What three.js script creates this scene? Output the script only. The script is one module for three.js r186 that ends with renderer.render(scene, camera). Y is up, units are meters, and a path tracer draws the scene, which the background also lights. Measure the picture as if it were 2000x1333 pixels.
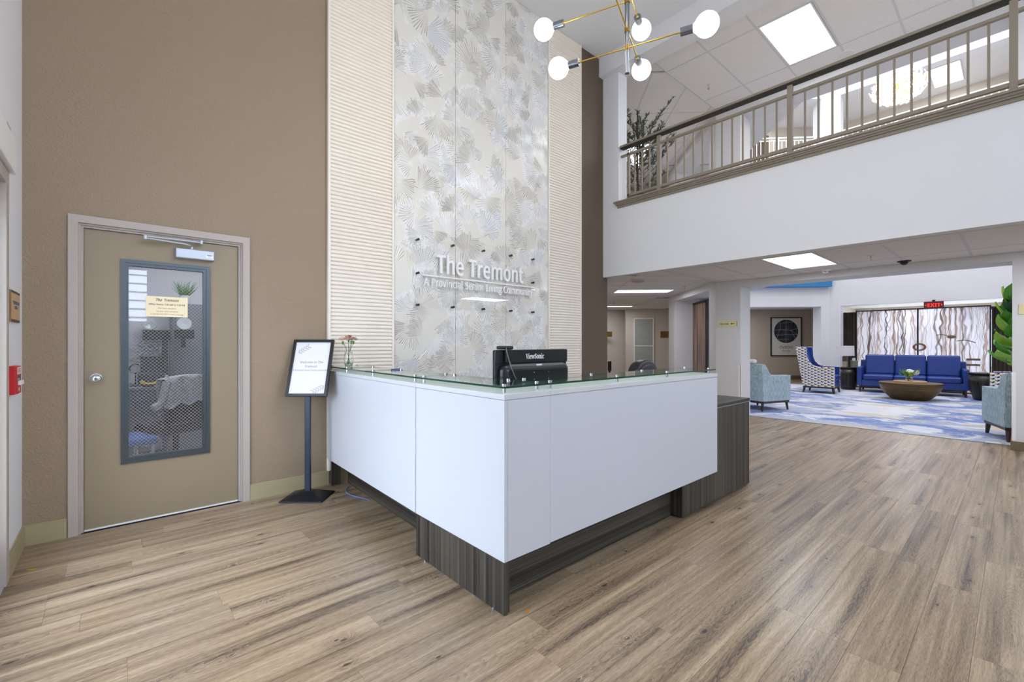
import * as THREE from 'three';
import { mergeGeometries } from 'three/addons/utils/BufferGeometryUtils.js';
import { RoundedBoxGeometry } from 'three/addons/geometries/RoundedBoxGeometry.js';
import { RectAreaLightUniformsLib } from 'three/addons/lights/RectAreaLightUniformsLib.js';
import { FontLoader } from 'three/addons/loaders/FontLoader.js';
import { TextGeometry } from 'three/addons/geometries/TextGeometry.js';

// ------------------------------------------------------------------ camera, sky, exposure
const scene = new THREE.Scene();
const renderer = new THREE.WebGLRenderer({ antialias: true });
renderer.toneMapping = THREE.LinearToneMapping;
renderer.toneMappingExposure = 1.0;
renderer.shadowMap.enabled = true;
RectAreaLightUniformsLib.init();
const FOCAL = 875, YAW = Math.atan(774 / 875);
const camera = new THREE.PerspectiveCamera(2 * Math.atan(666.5 / FOCAL) * 180 / Math.PI, 2000 / 1333, 0.05, 200);
camera.position.set(0, 1.3, 0);
camera.lookAt(Math.sin(YAW), 1.3, -Math.cos(YAW));
camera.setViewOffset(2000, 1333, 0, -4.5, 2000, 1333);
scene.background = new THREE.Color().setRGB(0.80, 0.92, 1.10);     // even bright overcast sky
scene.backgroundIntensity = 8.5;
const TROFFER = 10.5;            // radiance of the fluorescent ceiling panels
const BULB = 0.75;               // candela of each globe bulb

// ------------------------------------------------------------------ helpers
const PI = Math.PI, R45 = new THREE.Matrix4().makeRotationY(-PI / 4);
function rng(seed) { let a = seed >>> 0; return () => { a = (a + 0x6D2B79F5) >>> 0; let t = a; t = Math.imul(t ^ (t >>> 15), t | 1); t ^= t + Math.imul(t ^ (t >>> 7), t | 61); return ((t ^ (t >>> 14)) >>> 0) / 4294967296; }; }
const lerp = (a, b, t) => a + (b - a) * t, clamp = (x, a = 0, b = 1) => Math.min(b, Math.max(a, x)), sm = (a, b, x) => { const t = clamp((x - a) / (b - a)); return t * t * (3 - 2 * t); };
const PERM = (() => { const r = rng(77), p = [...Array(256).keys()]; for (let i = 255; i > 0; i--) { const j = Math.floor(r() * (i + 1)); [p[i], p[j]] = [p[j], p[i]]; } return Uint8Array.from([...p, ...p]); })();
function noise(x, y) {   // value noise in -1..1
  const xi = Math.floor(x), yi = Math.floor(y); let fx = x - xi, fy = y - yi; fx = fx * fx * (3 - 2 * fx); fy = fy * fy * (3 - 2 * fy);
  const a = xi & 255, b = (xi + 1) & 255, c = yi & 255, d = (yi + 1) & 255;
  const h = (i, j) => PERM[PERM[i] + j] / 127.5 - 1;
  const p = h(a, c), q = h(b, c), r = h(a, d), s = h(b, d);
  return p + (q - p) * fx + (r - p) * fy + (p - q - r + s) * fx * fy;
}
const fbm = (x, y, o = 4) => { let s = 0, a = 0.5; for (let i = 0; i < o; i++) { s += a * noise(x + i * 17.3, y - i * 9.1); x *= 2; y *= 2; a *= 0.5; } return s; };

function uvMetres(g) {
  const p = g.attributes.position, n = g.attributes.normal, uv = new Float32Array(p.count * 2);
  for (let i = 0; i < p.count; i++) {
    const ax = Math.abs(n.getX(i)), ay = Math.abs(n.getY(i)), az = Math.abs(n.getZ(i));
    if (ay > ax && ay > az) { uv[2 * i] = p.getX(i); uv[2 * i + 1] = p.getZ(i); } else if (ax > az) { uv[2 * i] = p.getZ(i); uv[2 * i + 1] = p.getY(i); } else { uv[2 * i] = p.getX(i); uv[2 * i + 1] = p.getY(i); }
  }
  g.setAttribute('uv', new THREE.BufferAttribute(uv, 2));
  return g;
}
const B = (x0, x1, y0, y1, z0, z1) => uvMetres(new THREE.BoxGeometry(x1 - x0, y1 - y0, z1 - z0).translate((x0 + x1) / 2, (y0 + y1) / 2, (z0 + z1) / 2));
const RB = (x0, x1, y0, y1, z0, z1, r = 0.01, s = 3) => uvMetres(new RoundedBoxGeometry(x1 - x0, y1 - y0, z1 - z0, s, r).translate((x0 + x1) / 2, (y0 + y1) / 2, (z0 + z1) / 2));
const B45 = (l0, l1, y0, y1, s0, s1) => B(l0, l1, y0, y1, -s1, -s0).applyMatrix4(R45);   // the diagonal axes of the plan: l to the right, s straight away
const at45 = (s, l) => [(s + l) / Math.SQRT2, (l - s) / Math.SQRT2];
const CY = (r0, r1, h, x, y, z, n = 20) => new THREE.CylinderGeometry(r1, r0, h, n).translate(x, y + h / 2, z);
const V = (x, y, z) => new THREE.Vector3(x, y, z);
function rod(a, b, r, n = 10, r2 = r) {
  const A = V(...a), D = V(...b).sub(A), L = D.length(), g = new THREE.CylinderGeometry(r2, r, L, n).translate(0, L / 2, 0);
  return g.applyQuaternion(new THREE.Quaternion().setFromUnitVectors(V(0, 1, 0), D.normalize())).translate(A.x, A.y, A.z);
}
const tube = (pts, r, seg = 24, n = 8) => new THREE.TubeGeometry(new THREE.CatmullRomCurve3(pts.map((p) => V(...p))), seg, r, n);
const lathe = (pts, n = 40) => new THREE.LatheGeometry(pts.map((p) => new THREE.Vector2(...p)), n);
function J(...gs) {
  return mergeGeometries(gs.flat().map((g) => { const q = g.index ? g.toNonIndexed() : g.clone(); for (const k of Object.keys(q.attributes)) if (!['position', 'normal', 'uv'].includes(k)) q.deleteAttribute(k); q.morphAttributes = {}; return q; }));
}
function shapeOf(pts) { const s = new THREE.Shape(); pts.forEach(([x, y], i) => (i ? s.lineTo(x, y) : s.moveTo(x, y))); s.closePath(); return s; }
const extrude = (pts, d, bev = 0) => new THREE.ExtrudeGeometry(Array.isArray(pts) ? shapeOf(pts) : pts, { depth: d, bevelEnabled: bev > 0, bevelSize: bev, bevelThickness: bev, bevelSegments: 2, bevelOffset: -bev, curveSegments: 10 });

const used = new Map();
const numbered = (n) => { const k = used.get(n) ?? 0; used.set(n, k + 1); return k ? n + '_' + String(k).padStart(3, '0') : n; };
function part(name, geo, mat, parent) { const m = new THREE.Mesh(Array.isArray(geo) ? J(geo) : geo, mat); m.name = name; m.castShadow = m.receiveShadow = true; parent.add(m); return m; }
function tag(o, label, category, group, kind) { if (label) o.userData.label = label; if (category) o.userData.category = category; if (group) o.userData.group = group; if (kind) o.userData.kind = kind; return o; }
function thing(name, label, category, pos = [0, 0, 0], turn = 0, group) { const g = new THREE.Group(); g.name = numbered(name); g.position.set(...pos); g.rotation.y = turn; scene.add(g); return tag(g, label, category, group); }
function solo(name, geo, mat, label, category, group) { return tag(part(numbered(name), geo, mat, scene), label, category, group); }
function struct(name, geo, mat) { const m = part(name, geo, mat, scene); m.userData.kind = 'structure'; return m; }
function structGroup(name, pos = [0, 0, 0], turn = 0) { const g = new THREE.Group(); g.name = name; g.position.set(...pos); g.rotation.y = turn; g.userData.kind = 'structure'; scene.add(g); return g; }
function copyOf(o, pos, turn, label) { const c = o.clone(); c.name = numbered(o.name.replace(/_\d{3}$/, '')); c.position.set(...pos); c.rotation.y = turn; c.userData = { ...o.userData, label }; scene.add(c); return c; }

// ------------------------------------------------------------------ textures
const canvas = (w, h) => { const c = document.createElement('canvas'); c.width = w; c.height = h; return [c, c.getContext('2d')]; };
function ctex(c, rx = 1, ry = 1, srgb = true) { const t = new THREE.CanvasTexture(c); t.wrapS = t.wrapT = THREE.RepeatWrapping; t.repeat.set(rx, ry); t.magFilter = THREE.LinearFilter; if (srgb) t.colorSpace = THREE.SRGBColorSpace; return t; }
function dtex(w, h, fn, srgb = true, wrap = THREE.RepeatWrapping) {
  const d = new Uint8Array(w * h * 4);
  for (let y = 0; y < h; y++) for (let x = 0; x < w; x++) { const c = fn(x / w, y / h, x, y), o = (y * w + x) * 4; if (c.length) { d[o] = clamp(c[0], 0, 255); d[o + 1] = clamp(c[1], 0, 255); d[o + 2] = clamp(c[2], 0, 255); } else d[o] = d[o + 1] = d[o + 2] = clamp(c, 0, 255); d[o + 3] = 255; }
  const t = new THREE.DataTexture(d, w, h); t.magFilter = THREE.LinearFilter; t.minFilter = THREE.LinearFilter; t.wrapS = t.wrapT = wrap; if (srgb) t.colorSpace = THREE.SRGBColorSpace; t.needsUpdate = true; return t;
}
const rep = (t, x, y) => { const c = t.clone(); c.repeat.set(x, y); c.needsUpdate = true; return c; };

// oak-look vinyl planks: six planks to a sheet, rings of a log cut lengthwise, knots, limed pores
const PL = 1.22, PW = 0.178;
function oakSheet(seed, W = 2048, H = 2048) {
  const r = rng(seed), planks = [];
  for (let k = 0; k < 6; k++) {
    const knots = []; const n = Math.floor(r() * 3.4), yb = 0.045 + r() * 0.09;
    for (let i = 0; i < n; i++) knots.push([0.08 + r() * 1.06, yb + (r() - 0.5) * 0.06, 0.006 + r() * 0.007]);
    planks.push({ yb, bw: 0.018 + r() * 0.03, amp: 0.5 + r() * 0.5, sl: (r() - 0.5) * 0.05, s: r() * 200, tone: (r() - 0.5) * 0.09, warm: r(), ring: 0.0062 + r() * 0.003, knots });
  }
  return dtex(W, H, (u, v) => {
    const k = Math.min(5, Math.floor(v * 6)), p = planks[k], x = u * PL, y = (v * 6 - k) * PW;
    const wob = noise(x * 2.4 + p.s, y * 6) * 0.02 + noise(x * 8 + p.s, y * 20) * 0.006, jag = noise(x * 38 + p.s, y * 90) * 0.0016 + noise(x * 90 + p.s, y * 200) * 0.0006;
    const cy = p.yb + p.sl * (x - 0.6) + noise(x * 1.4 + p.s, 9.5) * 0.03;                 // heart of the figure wanders along the board
    const off = y - cy, hh = 0.03 + 0.05 * noise(x * 1.7 + p.s * 2, 4.2);
    let rad = Math.sqrt(off * off + hh * hh * 0.6) + wob + jag, dark = 0, near = 0;
    for (const [kx, ky, kr] of p.knots) {
      const dx = (x - kx) * 0.42, dy = y - ky, d = Math.sqrt(dx * dx + dy * dy);
      rad += 0.03 * Math.exp(-d * d / 0.0005); near += Math.exp(-d * d / 0.0009);
      dark += 1 - sm(kr * 0.25, kr, d + noise(x * 70 + p.s, y * 110) * 0.003);
    }
    const ph = rad / p.ring, saw = ph - Math.floor(ph), grow = saw * saw, limed = sm(0.86, 0.93, saw) * (1 - sm(0.95, 1, saw));
    const patch = sm(-0.3, 0.3, noise(x * 1.6 + p.s, 2.3) + near * 0.7), band = Math.exp(-off * off / (2 * p.bw * p.bw)) * patch * p.amp + near * 0.45;
    const fig = clamp(band);
    const fleck = noise(x * 55 + p.s, y * 520), pore = sm(0.35, 0.9, noise(x * 30 - p.s, y * 430)), fine = fbm(x * 2.2 + p.s, (y + wob * 0.3) * 95, 3), soft = fbm(x * 1.1 - p.s, (y + wob * 0.4) * 17 + 40, 3);
    const t = clamp(0.66 + p.tone + fine * 0.3 + soft * 0.36 + fleck * 0.15 - pore * 0.16 - fig * (0.14 + 0.5 * grow));
    const c0 = [72, 62, 53], c1 = [144, 125, 103], c2 = [191, 172, 146];
    let c = t < 0.5 ? c0.map((q, i) => lerp(q, c1[i], t * 2)) : c1.map((q, i) => lerp(q, c2[i], t * 2 - 1));
    const lime = clamp(limed * (0.1 + fig * 1.5) * (0.65 + 0.35 * fleck));
    c = c.map((q, i) => lerp(q, [205, 189, 163][i], lime * 0.75));
    const d = clamp(dark);
    c = c.map((q, i) => lerp(q, [46, 38, 34][i], d * 0.85));
    return [c[0] + p.warm * 3, c[1], c[2] - p.warm * 4];
  }, true);
}
const oakA = oakSheet(11), oakB = oakSheet(29);
const stuccoTex = dtex(512, 512, (u, v, x, y) => { const a = 2 * PI * u, b = 2 * PI * v, n = (f, o) => noise(Math.cos(a) * f + o, Math.sin(a) * f + Math.cos(b) * f * 0.7 + o) + noise(Math.sin(b) * f + o * 2, Math.cos(b) * f + Math.sin(a) * f * 0.7); return 128 + 42 * fbm(x / 11, y / 11, 3) * 2 + 12 * n(6, 9); }, false, THREE.MirroredRepeatWrapping);
const tileTex = dtex(256, 256, (u, v, x, y) => { const n = noise(x / 1.7, y / 1.7), m = fbm(x / 7, y / 7, 2); const k = 240 + m * 5 - (n > 0.7 ? 10 : 0); return [k, k - 2, k - 6]; }, true, THREE.MirroredRepeatWrapping);
const laminateV = dtex(512, 256, (u, v, x, y) => { const s = fbm(x / 5.5, y / 300 + 3, 4), l = noise(x / 1.4, y / 200), b = noise(x / 34, 2.2); const t = clamp(0.42 + s * 0.9 + b * 0.22 + l * 0.1); return [lerp(38, 104, t), lerp(36, 97, t), lerp(34, 86, t)]; }, true, THREE.MirroredRepeatWrapping);
const carpetTex = dtex(1024, 1024, (u, v) => {
  const X = v * 5, Y = u * 5, wx = fbm(X * 1.1 + 3, Y * 1.1, 3) * 0.9, wy = fbm(X * 1.3, Y * 1.3 + 8, 3) * 0.5;
  const a = fbm((X + wx) * 1.0, (Y + wy) * 1.8, 4), b = fbm((X - wy) * 1.3 + 20, (Y + wx) * 2.3 + 11, 4), g = fbm(X * 0.8 + 40 + wx, Y * 1.9 + 5, 3), f = noise((X + wx) * 9, (Y * 1.0 + wy) * 60), vein = Math.sin((X * 2 + Y * 6 + wx * 9) * 6 + a * 9);
  let c = [168, 176, 198];
  const blue = sm(-0.1, 0.12, a + f * 0.16), pale = sm(0.04, 0.26, b + f * 0.16), gold = sm(0.3, 0.42, g + f * 0.08) * (1 - blue * 0.7);
  c = c.map((q, i) => lerp(q, [98, 121, 182][i], blue * (0.84 + 0.16 * f)));
  c = c.map((q, i) => lerp(q, [222, 222, 226][i], pale * 0.85));
  c = c.map((q, i) => lerp(q, [206, 184, 146][i], gold * 0.7));
  if (vein > 0.93) c = c.map((q) => lerp(q, 232, 0.4));
  const n = noise(u * 900, v * 900) * 9;
  return c.map((q) => q + n);
}, true, THREE.MirroredRepeatWrapping);
const chenilleTex = dtex(256, 256, (u, v, x, y) => { const s = fbm(x / 2.2, y / 26, 3), m = fbm(x / 9 + 9, y / 30, 3), t = clamp(0.66 + s * 0.55 + m * 0.4); return [lerp(104, 196, t), lerp(134, 212, t), lerp(146, 217, t)]; }, true, THREE.MirroredRepeatWrapping);
const weaveTex = dtex(128, 128, (u, v, x, y) => 128 + 60 * noise(x / 1.5, y / 1.5), false);
const brushedTex = dtex(256, 256, (u, v, x, y) => { const t = clamp(0.5 + fbm(x / 90, y / 3, 3) * 1.1 + fbm(x / 30, y / 30, 2) * 0.3); return [lerp(74, 142, t), lerp(58, 112, t), lerp(36, 66, t)]; }, true, THREE.MirroredRepeatWrapping);
const blackWoodTex = dtex(256, 256, (u, v, x, y) => { const t = clamp(0.4 + fbm(x / 6, y / 90, 3) * 1.0 + fbm(x / 40, y / 40, 2) * 0.5); return [lerp(20, 62, t), lerp(18, 52, t), lerp(17, 42, t)]; }, true, THREE.MirroredRepeatWrapping);
const zebraTex = dtex(256, 1024, (u, v, x, y) => { const w = fbm(x / 60, y / 300, 2) * 2.5, s = fbm((x + w) / 3.4, y / 500, 3), l = noise((x + w) / 1.5, y / 240), t = clamp(0.48 + s * 1.1 + l * 0.35); return [lerp(70, 200, t), lerp(50, 166, t), lerp(40, 146, t)]; });
const waveTex = dtex(256, 1024, (u, v, x, y) => { const w = Math.sin(x / 40 + noise(x / 90, y / 60) * 4) * 3 + noise(x / 30, y / 25) * 4; const t = 0.5 + 0.5 * Math.sin((y + w) / 3.4) , q = noise(x / 60, y / 5); return [150 + t * 40 + q * 12, 154 + t * 40 + q * 12, 150 + t * 38 + q * 12]; });
const geoTex = (() => {
  const [c, g] = canvas(256, 256), n = 6, s = 256 / n, cols = ['#f1efec', '#232a44', '#c99a4a', '#f1efec', '#8f99a8', '#232a44'];
  g.fillStyle = '#efedea'; g.fillRect(0, 0, 256, 256);
  for (let i = -1; i <= n; i++) for (let j = -1; j <= n; j++) {
    const x = i * s, y = j * s + (((i % 2) + 2) % 2) * s / 2;
    g.fillStyle = '#232a44'; g.beginPath(); g.moveTo(x, y); g.lineTo(x + s * 0.5, y + s * 0.18); g.lineTo(x + s * 0.5, y + s * 0.62); g.lineTo(x, y + s * 0.44); g.fill();
    g.fillStyle = (((i + j) % 2) + 2) % 2 ? '#c8984a' : '#b9bcc4'; g.beginPath(); g.moveTo(x + s * 0.5, y + s * 0.18); g.lineTo(x + s, y); g.lineTo(x + s, y + s * 0.44); g.lineTo(x + s * 0.5, y + s * 0.62); g.fill();
  }
  return ctex(c);
})();
// ginkgo-fan decorative sheet, 2.235 m x 5.6 m over three boards
const FANS = (() => {
  const W = 1024, H = 2048, sx = W / 2.235, sy = H / 5.6, r = rng(5), list = [];
  for (let gy = 0; gy < 27; gy++) for (let gx = 0; gx < 15; gx++) list.push({ x: (gx + 0.1 + r() * 0.8 + (gy % 2) * 0.5) * 0.165 - 0.1, y: (gy + 0.1 + r() * 0.8) * 0.215, a: r() * 2 * PI, w: 1.0 + r() * 1.3, R: 0.18 + r() * 0.17, k: r(), n: 15 + Math.floor(r() * 9), s: r() });
  for (let i = list.length - 1; i > 0; i--) { const j = Math.floor(r() * (i + 1)); [list[i], list[j]] = [list[j], list[i]]; }
  const draw = (bump) => {
    const [c, g] = canvas(W, H), q = rng(9);
    g.fillStyle = bump ? '#808080' : '#e6e3dc'; g.fillRect(0, 0, W, H);
    g.setTransform(sx, 0, 0, sy, 0, 0);
    for (const f of list) {
      g.beginPath(); g.moveTo(f.x, f.y);
      for (let i = 0; i <= 14; i++) { const t = f.a - f.w / 2 + f.w * i / 14, R = f.R * (0.93 + 0.07 * Math.sin(i * 2.4 + f.s * 9)); g.lineTo(f.x + Math.cos(t) * R, f.y + Math.sin(t) * R); }
      g.closePath();
      const pale = f.k > 0.5;
      g.globalAlpha = bump ? 0.5 : pale ? 0.42 : 0.4;
      g.fillStyle = bump ? (pale ? '#8a8a8a' : '#787878') : !pale ? '#dedacf' : f.k < 0.96 ? '#f1f4f8' : '#bcc7dc';
      g.fill();
      for (let i = 0; i < f.n * 2; i++) {
        const t = f.a - f.w / 2 + f.w * (i + 0.5) / (f.n * 2), dark = i % 2, a = 0.1 + q() * 0.16, b = (dark ? 0.7 : 0.8) + q() * 0.22, wd = (dark ? 0.0028 : 0.0042) * (0.6 + q() * 0.8);
        g.beginPath(); g.moveTo(f.x + Math.cos(t) * f.R * a, f.y + Math.sin(t) * f.R * a);
        g.lineTo(f.x + Math.cos(t) * f.R * b - Math.sin(t) * wd, f.y + Math.sin(t) * f.R * b + Math.cos(t) * wd); g.lineTo(f.x + Math.cos(t) * f.R * b + Math.sin(t) * wd, f.y + Math.sin(t) * f.R * b - Math.cos(t) * wd); g.closePath();
        g.globalAlpha = bump ? 0.9 : dark ? (pale ? 0.62 : 0.95) : (pale ? 0.8 : 0.35);
        g.fillStyle = bump ? (dark ? '#202020' : '#d8d8d8') : dark ? ['#8f8470', '#a2967f', '#9aa0a8'][i % 3] : '#f1f3f5';
        g.fill();
      }
    }
    return c;
  };
  return [ctex(draw(false)), ctex(draw(true), 1, 1, false)];
})();
const barkTex = (() => {   // printed sheer screen: wavering brown bark lines on white
  const [c, g] = canvas(1024, 1024), r = rng(31);
  g.fillStyle = '#f8f7fb'; g.fillRect(0, 0, 1024, 1024);
  for (let i = 0; i < 64; i++) {
    let x = r() * 1060 - 20; const w = r() < 0.3 ? 10 + r() * 14 : 2 + r() * 4, wob = 6 + r() * 13, ph = r() * 9, dx = (r() - 0.5) * 70;
    g.globalAlpha = 0.45 + r() * 0.4; g.fillStyle = ['#8d6f58', '#6e5a4e', '#a88a70', '#5f5550', '#b59a84'][Math.floor(r() * 5)];
    g.beginPath(); const L = [], R = [];
    for (let y = -10; y <= 1034; y += 18) { const t = y / 1024, q = x + dx * t + Math.sin(y / 70 + ph) * wob * 0.35 + noise(y / 60 + i * 7, i) * wob, ww = w * (0.35 + 0.65 * Math.abs(noise(y / 120 + i * 3, 9))); L.push([q - ww / 2, y]); R.unshift([q + ww / 2, y]); }
    [...L, ...R].forEach(([a, b], k) => (k ? g.lineTo(a, b) : g.moveTo(a, b))); g.fill();
  }
  return ctex(c);
})();
function print(w, h, bg, fn) { const [c, g] = canvas(w, h); g.fillStyle = bg; g.fillRect(0, 0, w, h); fn(g, w, h); const t = ctex(c); t.wrapS = t.wrapT = THREE.ClampToEdgeWrapping; return t; }
const txt = (g, s, x, y, font, col, sp = 0) => { g.font = font; g.fillStyle = col; g.textAlign = 'center'; g.textBaseline = 'middle'; if (!sp) { g.fillText(s, x, y); return; } const ws = [...s].map((k) => g.measureText(k).width + sp); let q = x - (ws.reduce((a, b) => a + b, 0) - sp) / 2; g.textAlign = 'left'; [...s].forEach((k, i) => { g.fillText(k, q, y); q += ws[i]; }); };
const frond = (g, x, y, a, n, len, col) => { g.save(); g.translate(x, y); g.rotate(a); g.strokeStyle = col; g.fillStyle = col; g.lineWidth = 2; g.beginPath(); g.moveTo(0, 0); g.lineTo(len, 0); g.stroke(); for (let i = 0; i < n; i++) for (const s of [-1, 1]) { g.save(); g.translate(len * (i + 0.5) / n, 0); g.rotate(s * 0.75); g.beginPath(); g.ellipse(len * 0.16, 0, len * 0.16, len * 0.035, 0, 0, 2 * PI); g.fill(); g.restore(); } g.restore(); };
const welcomeTex = print(512, 760, '#e9e9f0', (g) => {
  frond(g, 40, 170, -0.62, 5, 180, '#b3b2b8'); frond(g, 500, 640, 2.62, 5, 180, '#b3b2b8');
  txt(g, 'Welcome to The', 262, 300, '44px serif', '#55545c'); txt(g, 'Tremont', 262, 362, '44px serif', '#55545c'); txt(g, 'A Provincial Senior Living Community', 258, 416, '27px serif', '#6a6970');
});
const hoursTex = print(768, 360, '#f3e3bd', (g) => {
  txt(g, 'The  Tremont', 384, 62, 'italic bold 66px sans-serif', '#3c3631'); txt(g, 'Office Hours: 7:30 AM to 7:30 PM', 384, 142, 'bold 43px sans-serif', '#4a433b');
  txt(g, 'After Hours Assistance', 384, 208, '34px sans-serif', '#6b6152'); txt(g, 'Use your Great Call device', 384, 262, '34px sans-serif', '#6b6152'); txt(g, 'or call 407-359-5787 to leave a message', 384, 316, '34px sans-serif', '#6b6152');
});
const mapTex = print(640, 840, '#d9d5d0', (g) => {
  g.save(); g.beginPath(); g.arc(320, 300, 262, 0, 2 * PI); g.fillStyle = '#262a33'; g.fill(); g.clip();
  const r = rng(8); g.strokeStyle = '#aab0b8';
  for (let i = 0; i < 80; i++) { g.lineWidth = 1.5 + r() * 1.5; g.globalAlpha = 0.55; g.beginPath(); const v = r() < 0.5, p = 60 + r() * 520, a = 60 + r() * 300, b = a + 60 + r() * 220; if (v) { g.moveTo(p, a); g.lineTo(p + (r() - 0.5) * 20, b); } else { g.moveTo(a, p); g.lineTo(b, p + (r() - 0.5) * 20); } g.stroke(); }
  g.globalAlpha = 0.95; g.lineWidth = 6; for (const l of [[[40, 280], [200, 262], [420, 270], [600, 400]], [[322, 40], [318, 300], [316, 580]], [[90, 380], [330, 372], [610, 376]], [[180, 60], [205, 190], [110, 470]], [[420, 270], [560, 240], [620, 190]], [[420, 270], [520, 460], [560, 560]], [[140, 480], [380, 478]], [[230, 110], [480, 96]]]) { g.beginPath(); l.forEach(([x, y], i) => (i ? g.lineTo(x, y) : g.moveTo(x, y))); g.stroke(); }
  g.restore();
  txt(g, 'OVIEDO', 320, 660, '84px sans-serif', '#26282e', -2); txt(g, 'florida', 320, 738, 'italic 58px serif', '#3a3c42');
  g.strokeStyle = '#8e8b88'; g.lineWidth = 2; g.beginPath(); g.moveTo(170, 790); g.lineTo(470, 790); g.stroke();
});
const roomTex = print(512, 150, '#e4dca8', (g) => { txt(g, '123-134', 166, 76, 'bold 70px sans-serif', '#2a2718'); g.fillStyle = '#2a2718'; g.fillRect(390, 66, 70, 12); g.beginPath(); g.moveTo(344, 72); g.lineTo(394, 48); g.lineTo(394, 96); g.fill(); });
const plaqueTex = print(400, 236, '#c9a67c', (g) => { g.fillStyle = '#3a261c'; g.fillRect(0, 0, 400, 18); g.fillRect(0, 218, 400, 18); const r = rng(3); g.fillStyle = '#2b3553'; g.fillRect(86, 76, 290, 24); g.fillRect(150, 112, 130, 24); g.fillStyle = '#8d9bb8'; for (let i = 0; i < 12; i++) g.fillRect(96 + i * 23, 81 + (r() * 5), 9, 12); for (let i = 0; i < 5; i++) g.fillRect(160 + i * 24, 117, 9, 13); });
const brassPlaqueTex = print(256, 214, '#8a6533', (g) => { const r = rng(4); g.strokeStyle = '#4a3416'; g.lineWidth = 8; g.strokeRect(4, 4, 248, 206); g.fillStyle = '#4a3416'; g.fillRect(40, 26, 26, 22); for (let j = 0; j < 4; j++) for (let i = 0; i < 4; i++) g.fillRect(44 + i * 46, 70 + j * 32, 20 + r() * 16, 11); });
const pullTex = print(160, 256, '#b8202a', (g) => { g.fillStyle = '#efe9e9'; g.fillRect(8, 8, 144, 66); txt(g, 'FIRE', 80, 40, 'bold 54px sans-serif', '#b8202a'); g.fillStyle = '#1d2126'; g.fillRect(20, 88, 124, 78); txt(g, 'PULL', 82, 126, 'bold 44px sans-serif', '#e9ecef'); g.fillStyle = '#f2ead0'; g.beginPath(); g.arc(80, 216, 20, 0, 2 * PI); g.fill(); });
const exitTex = print(256, 112, '#3a0d0d', (g) => { txt(g, 'EXIT', 128, 60, 'bold 88px sans-serif', '#ff2a20'); g.fillStyle = '#ff2a20'; g.beginPath(); g.moveTo(6, 58); g.lineTo(26, 40); g.lineTo(26, 76); g.fill(); g.beginPath(); g.moveTo(250, 58); g.lineTo(230, 40); g.lineTo(230, 76); g.fill(); });
const closerTex = print(128, 96, '#f2f4f8', (g) => { g.fillStyle = '#3a4250'; for (let i = 0; i < 6; i++) g.fillRect(14 + i * 17, 18, 11, 26); g.fillRect(24, 62, 80, 8); });

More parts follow.
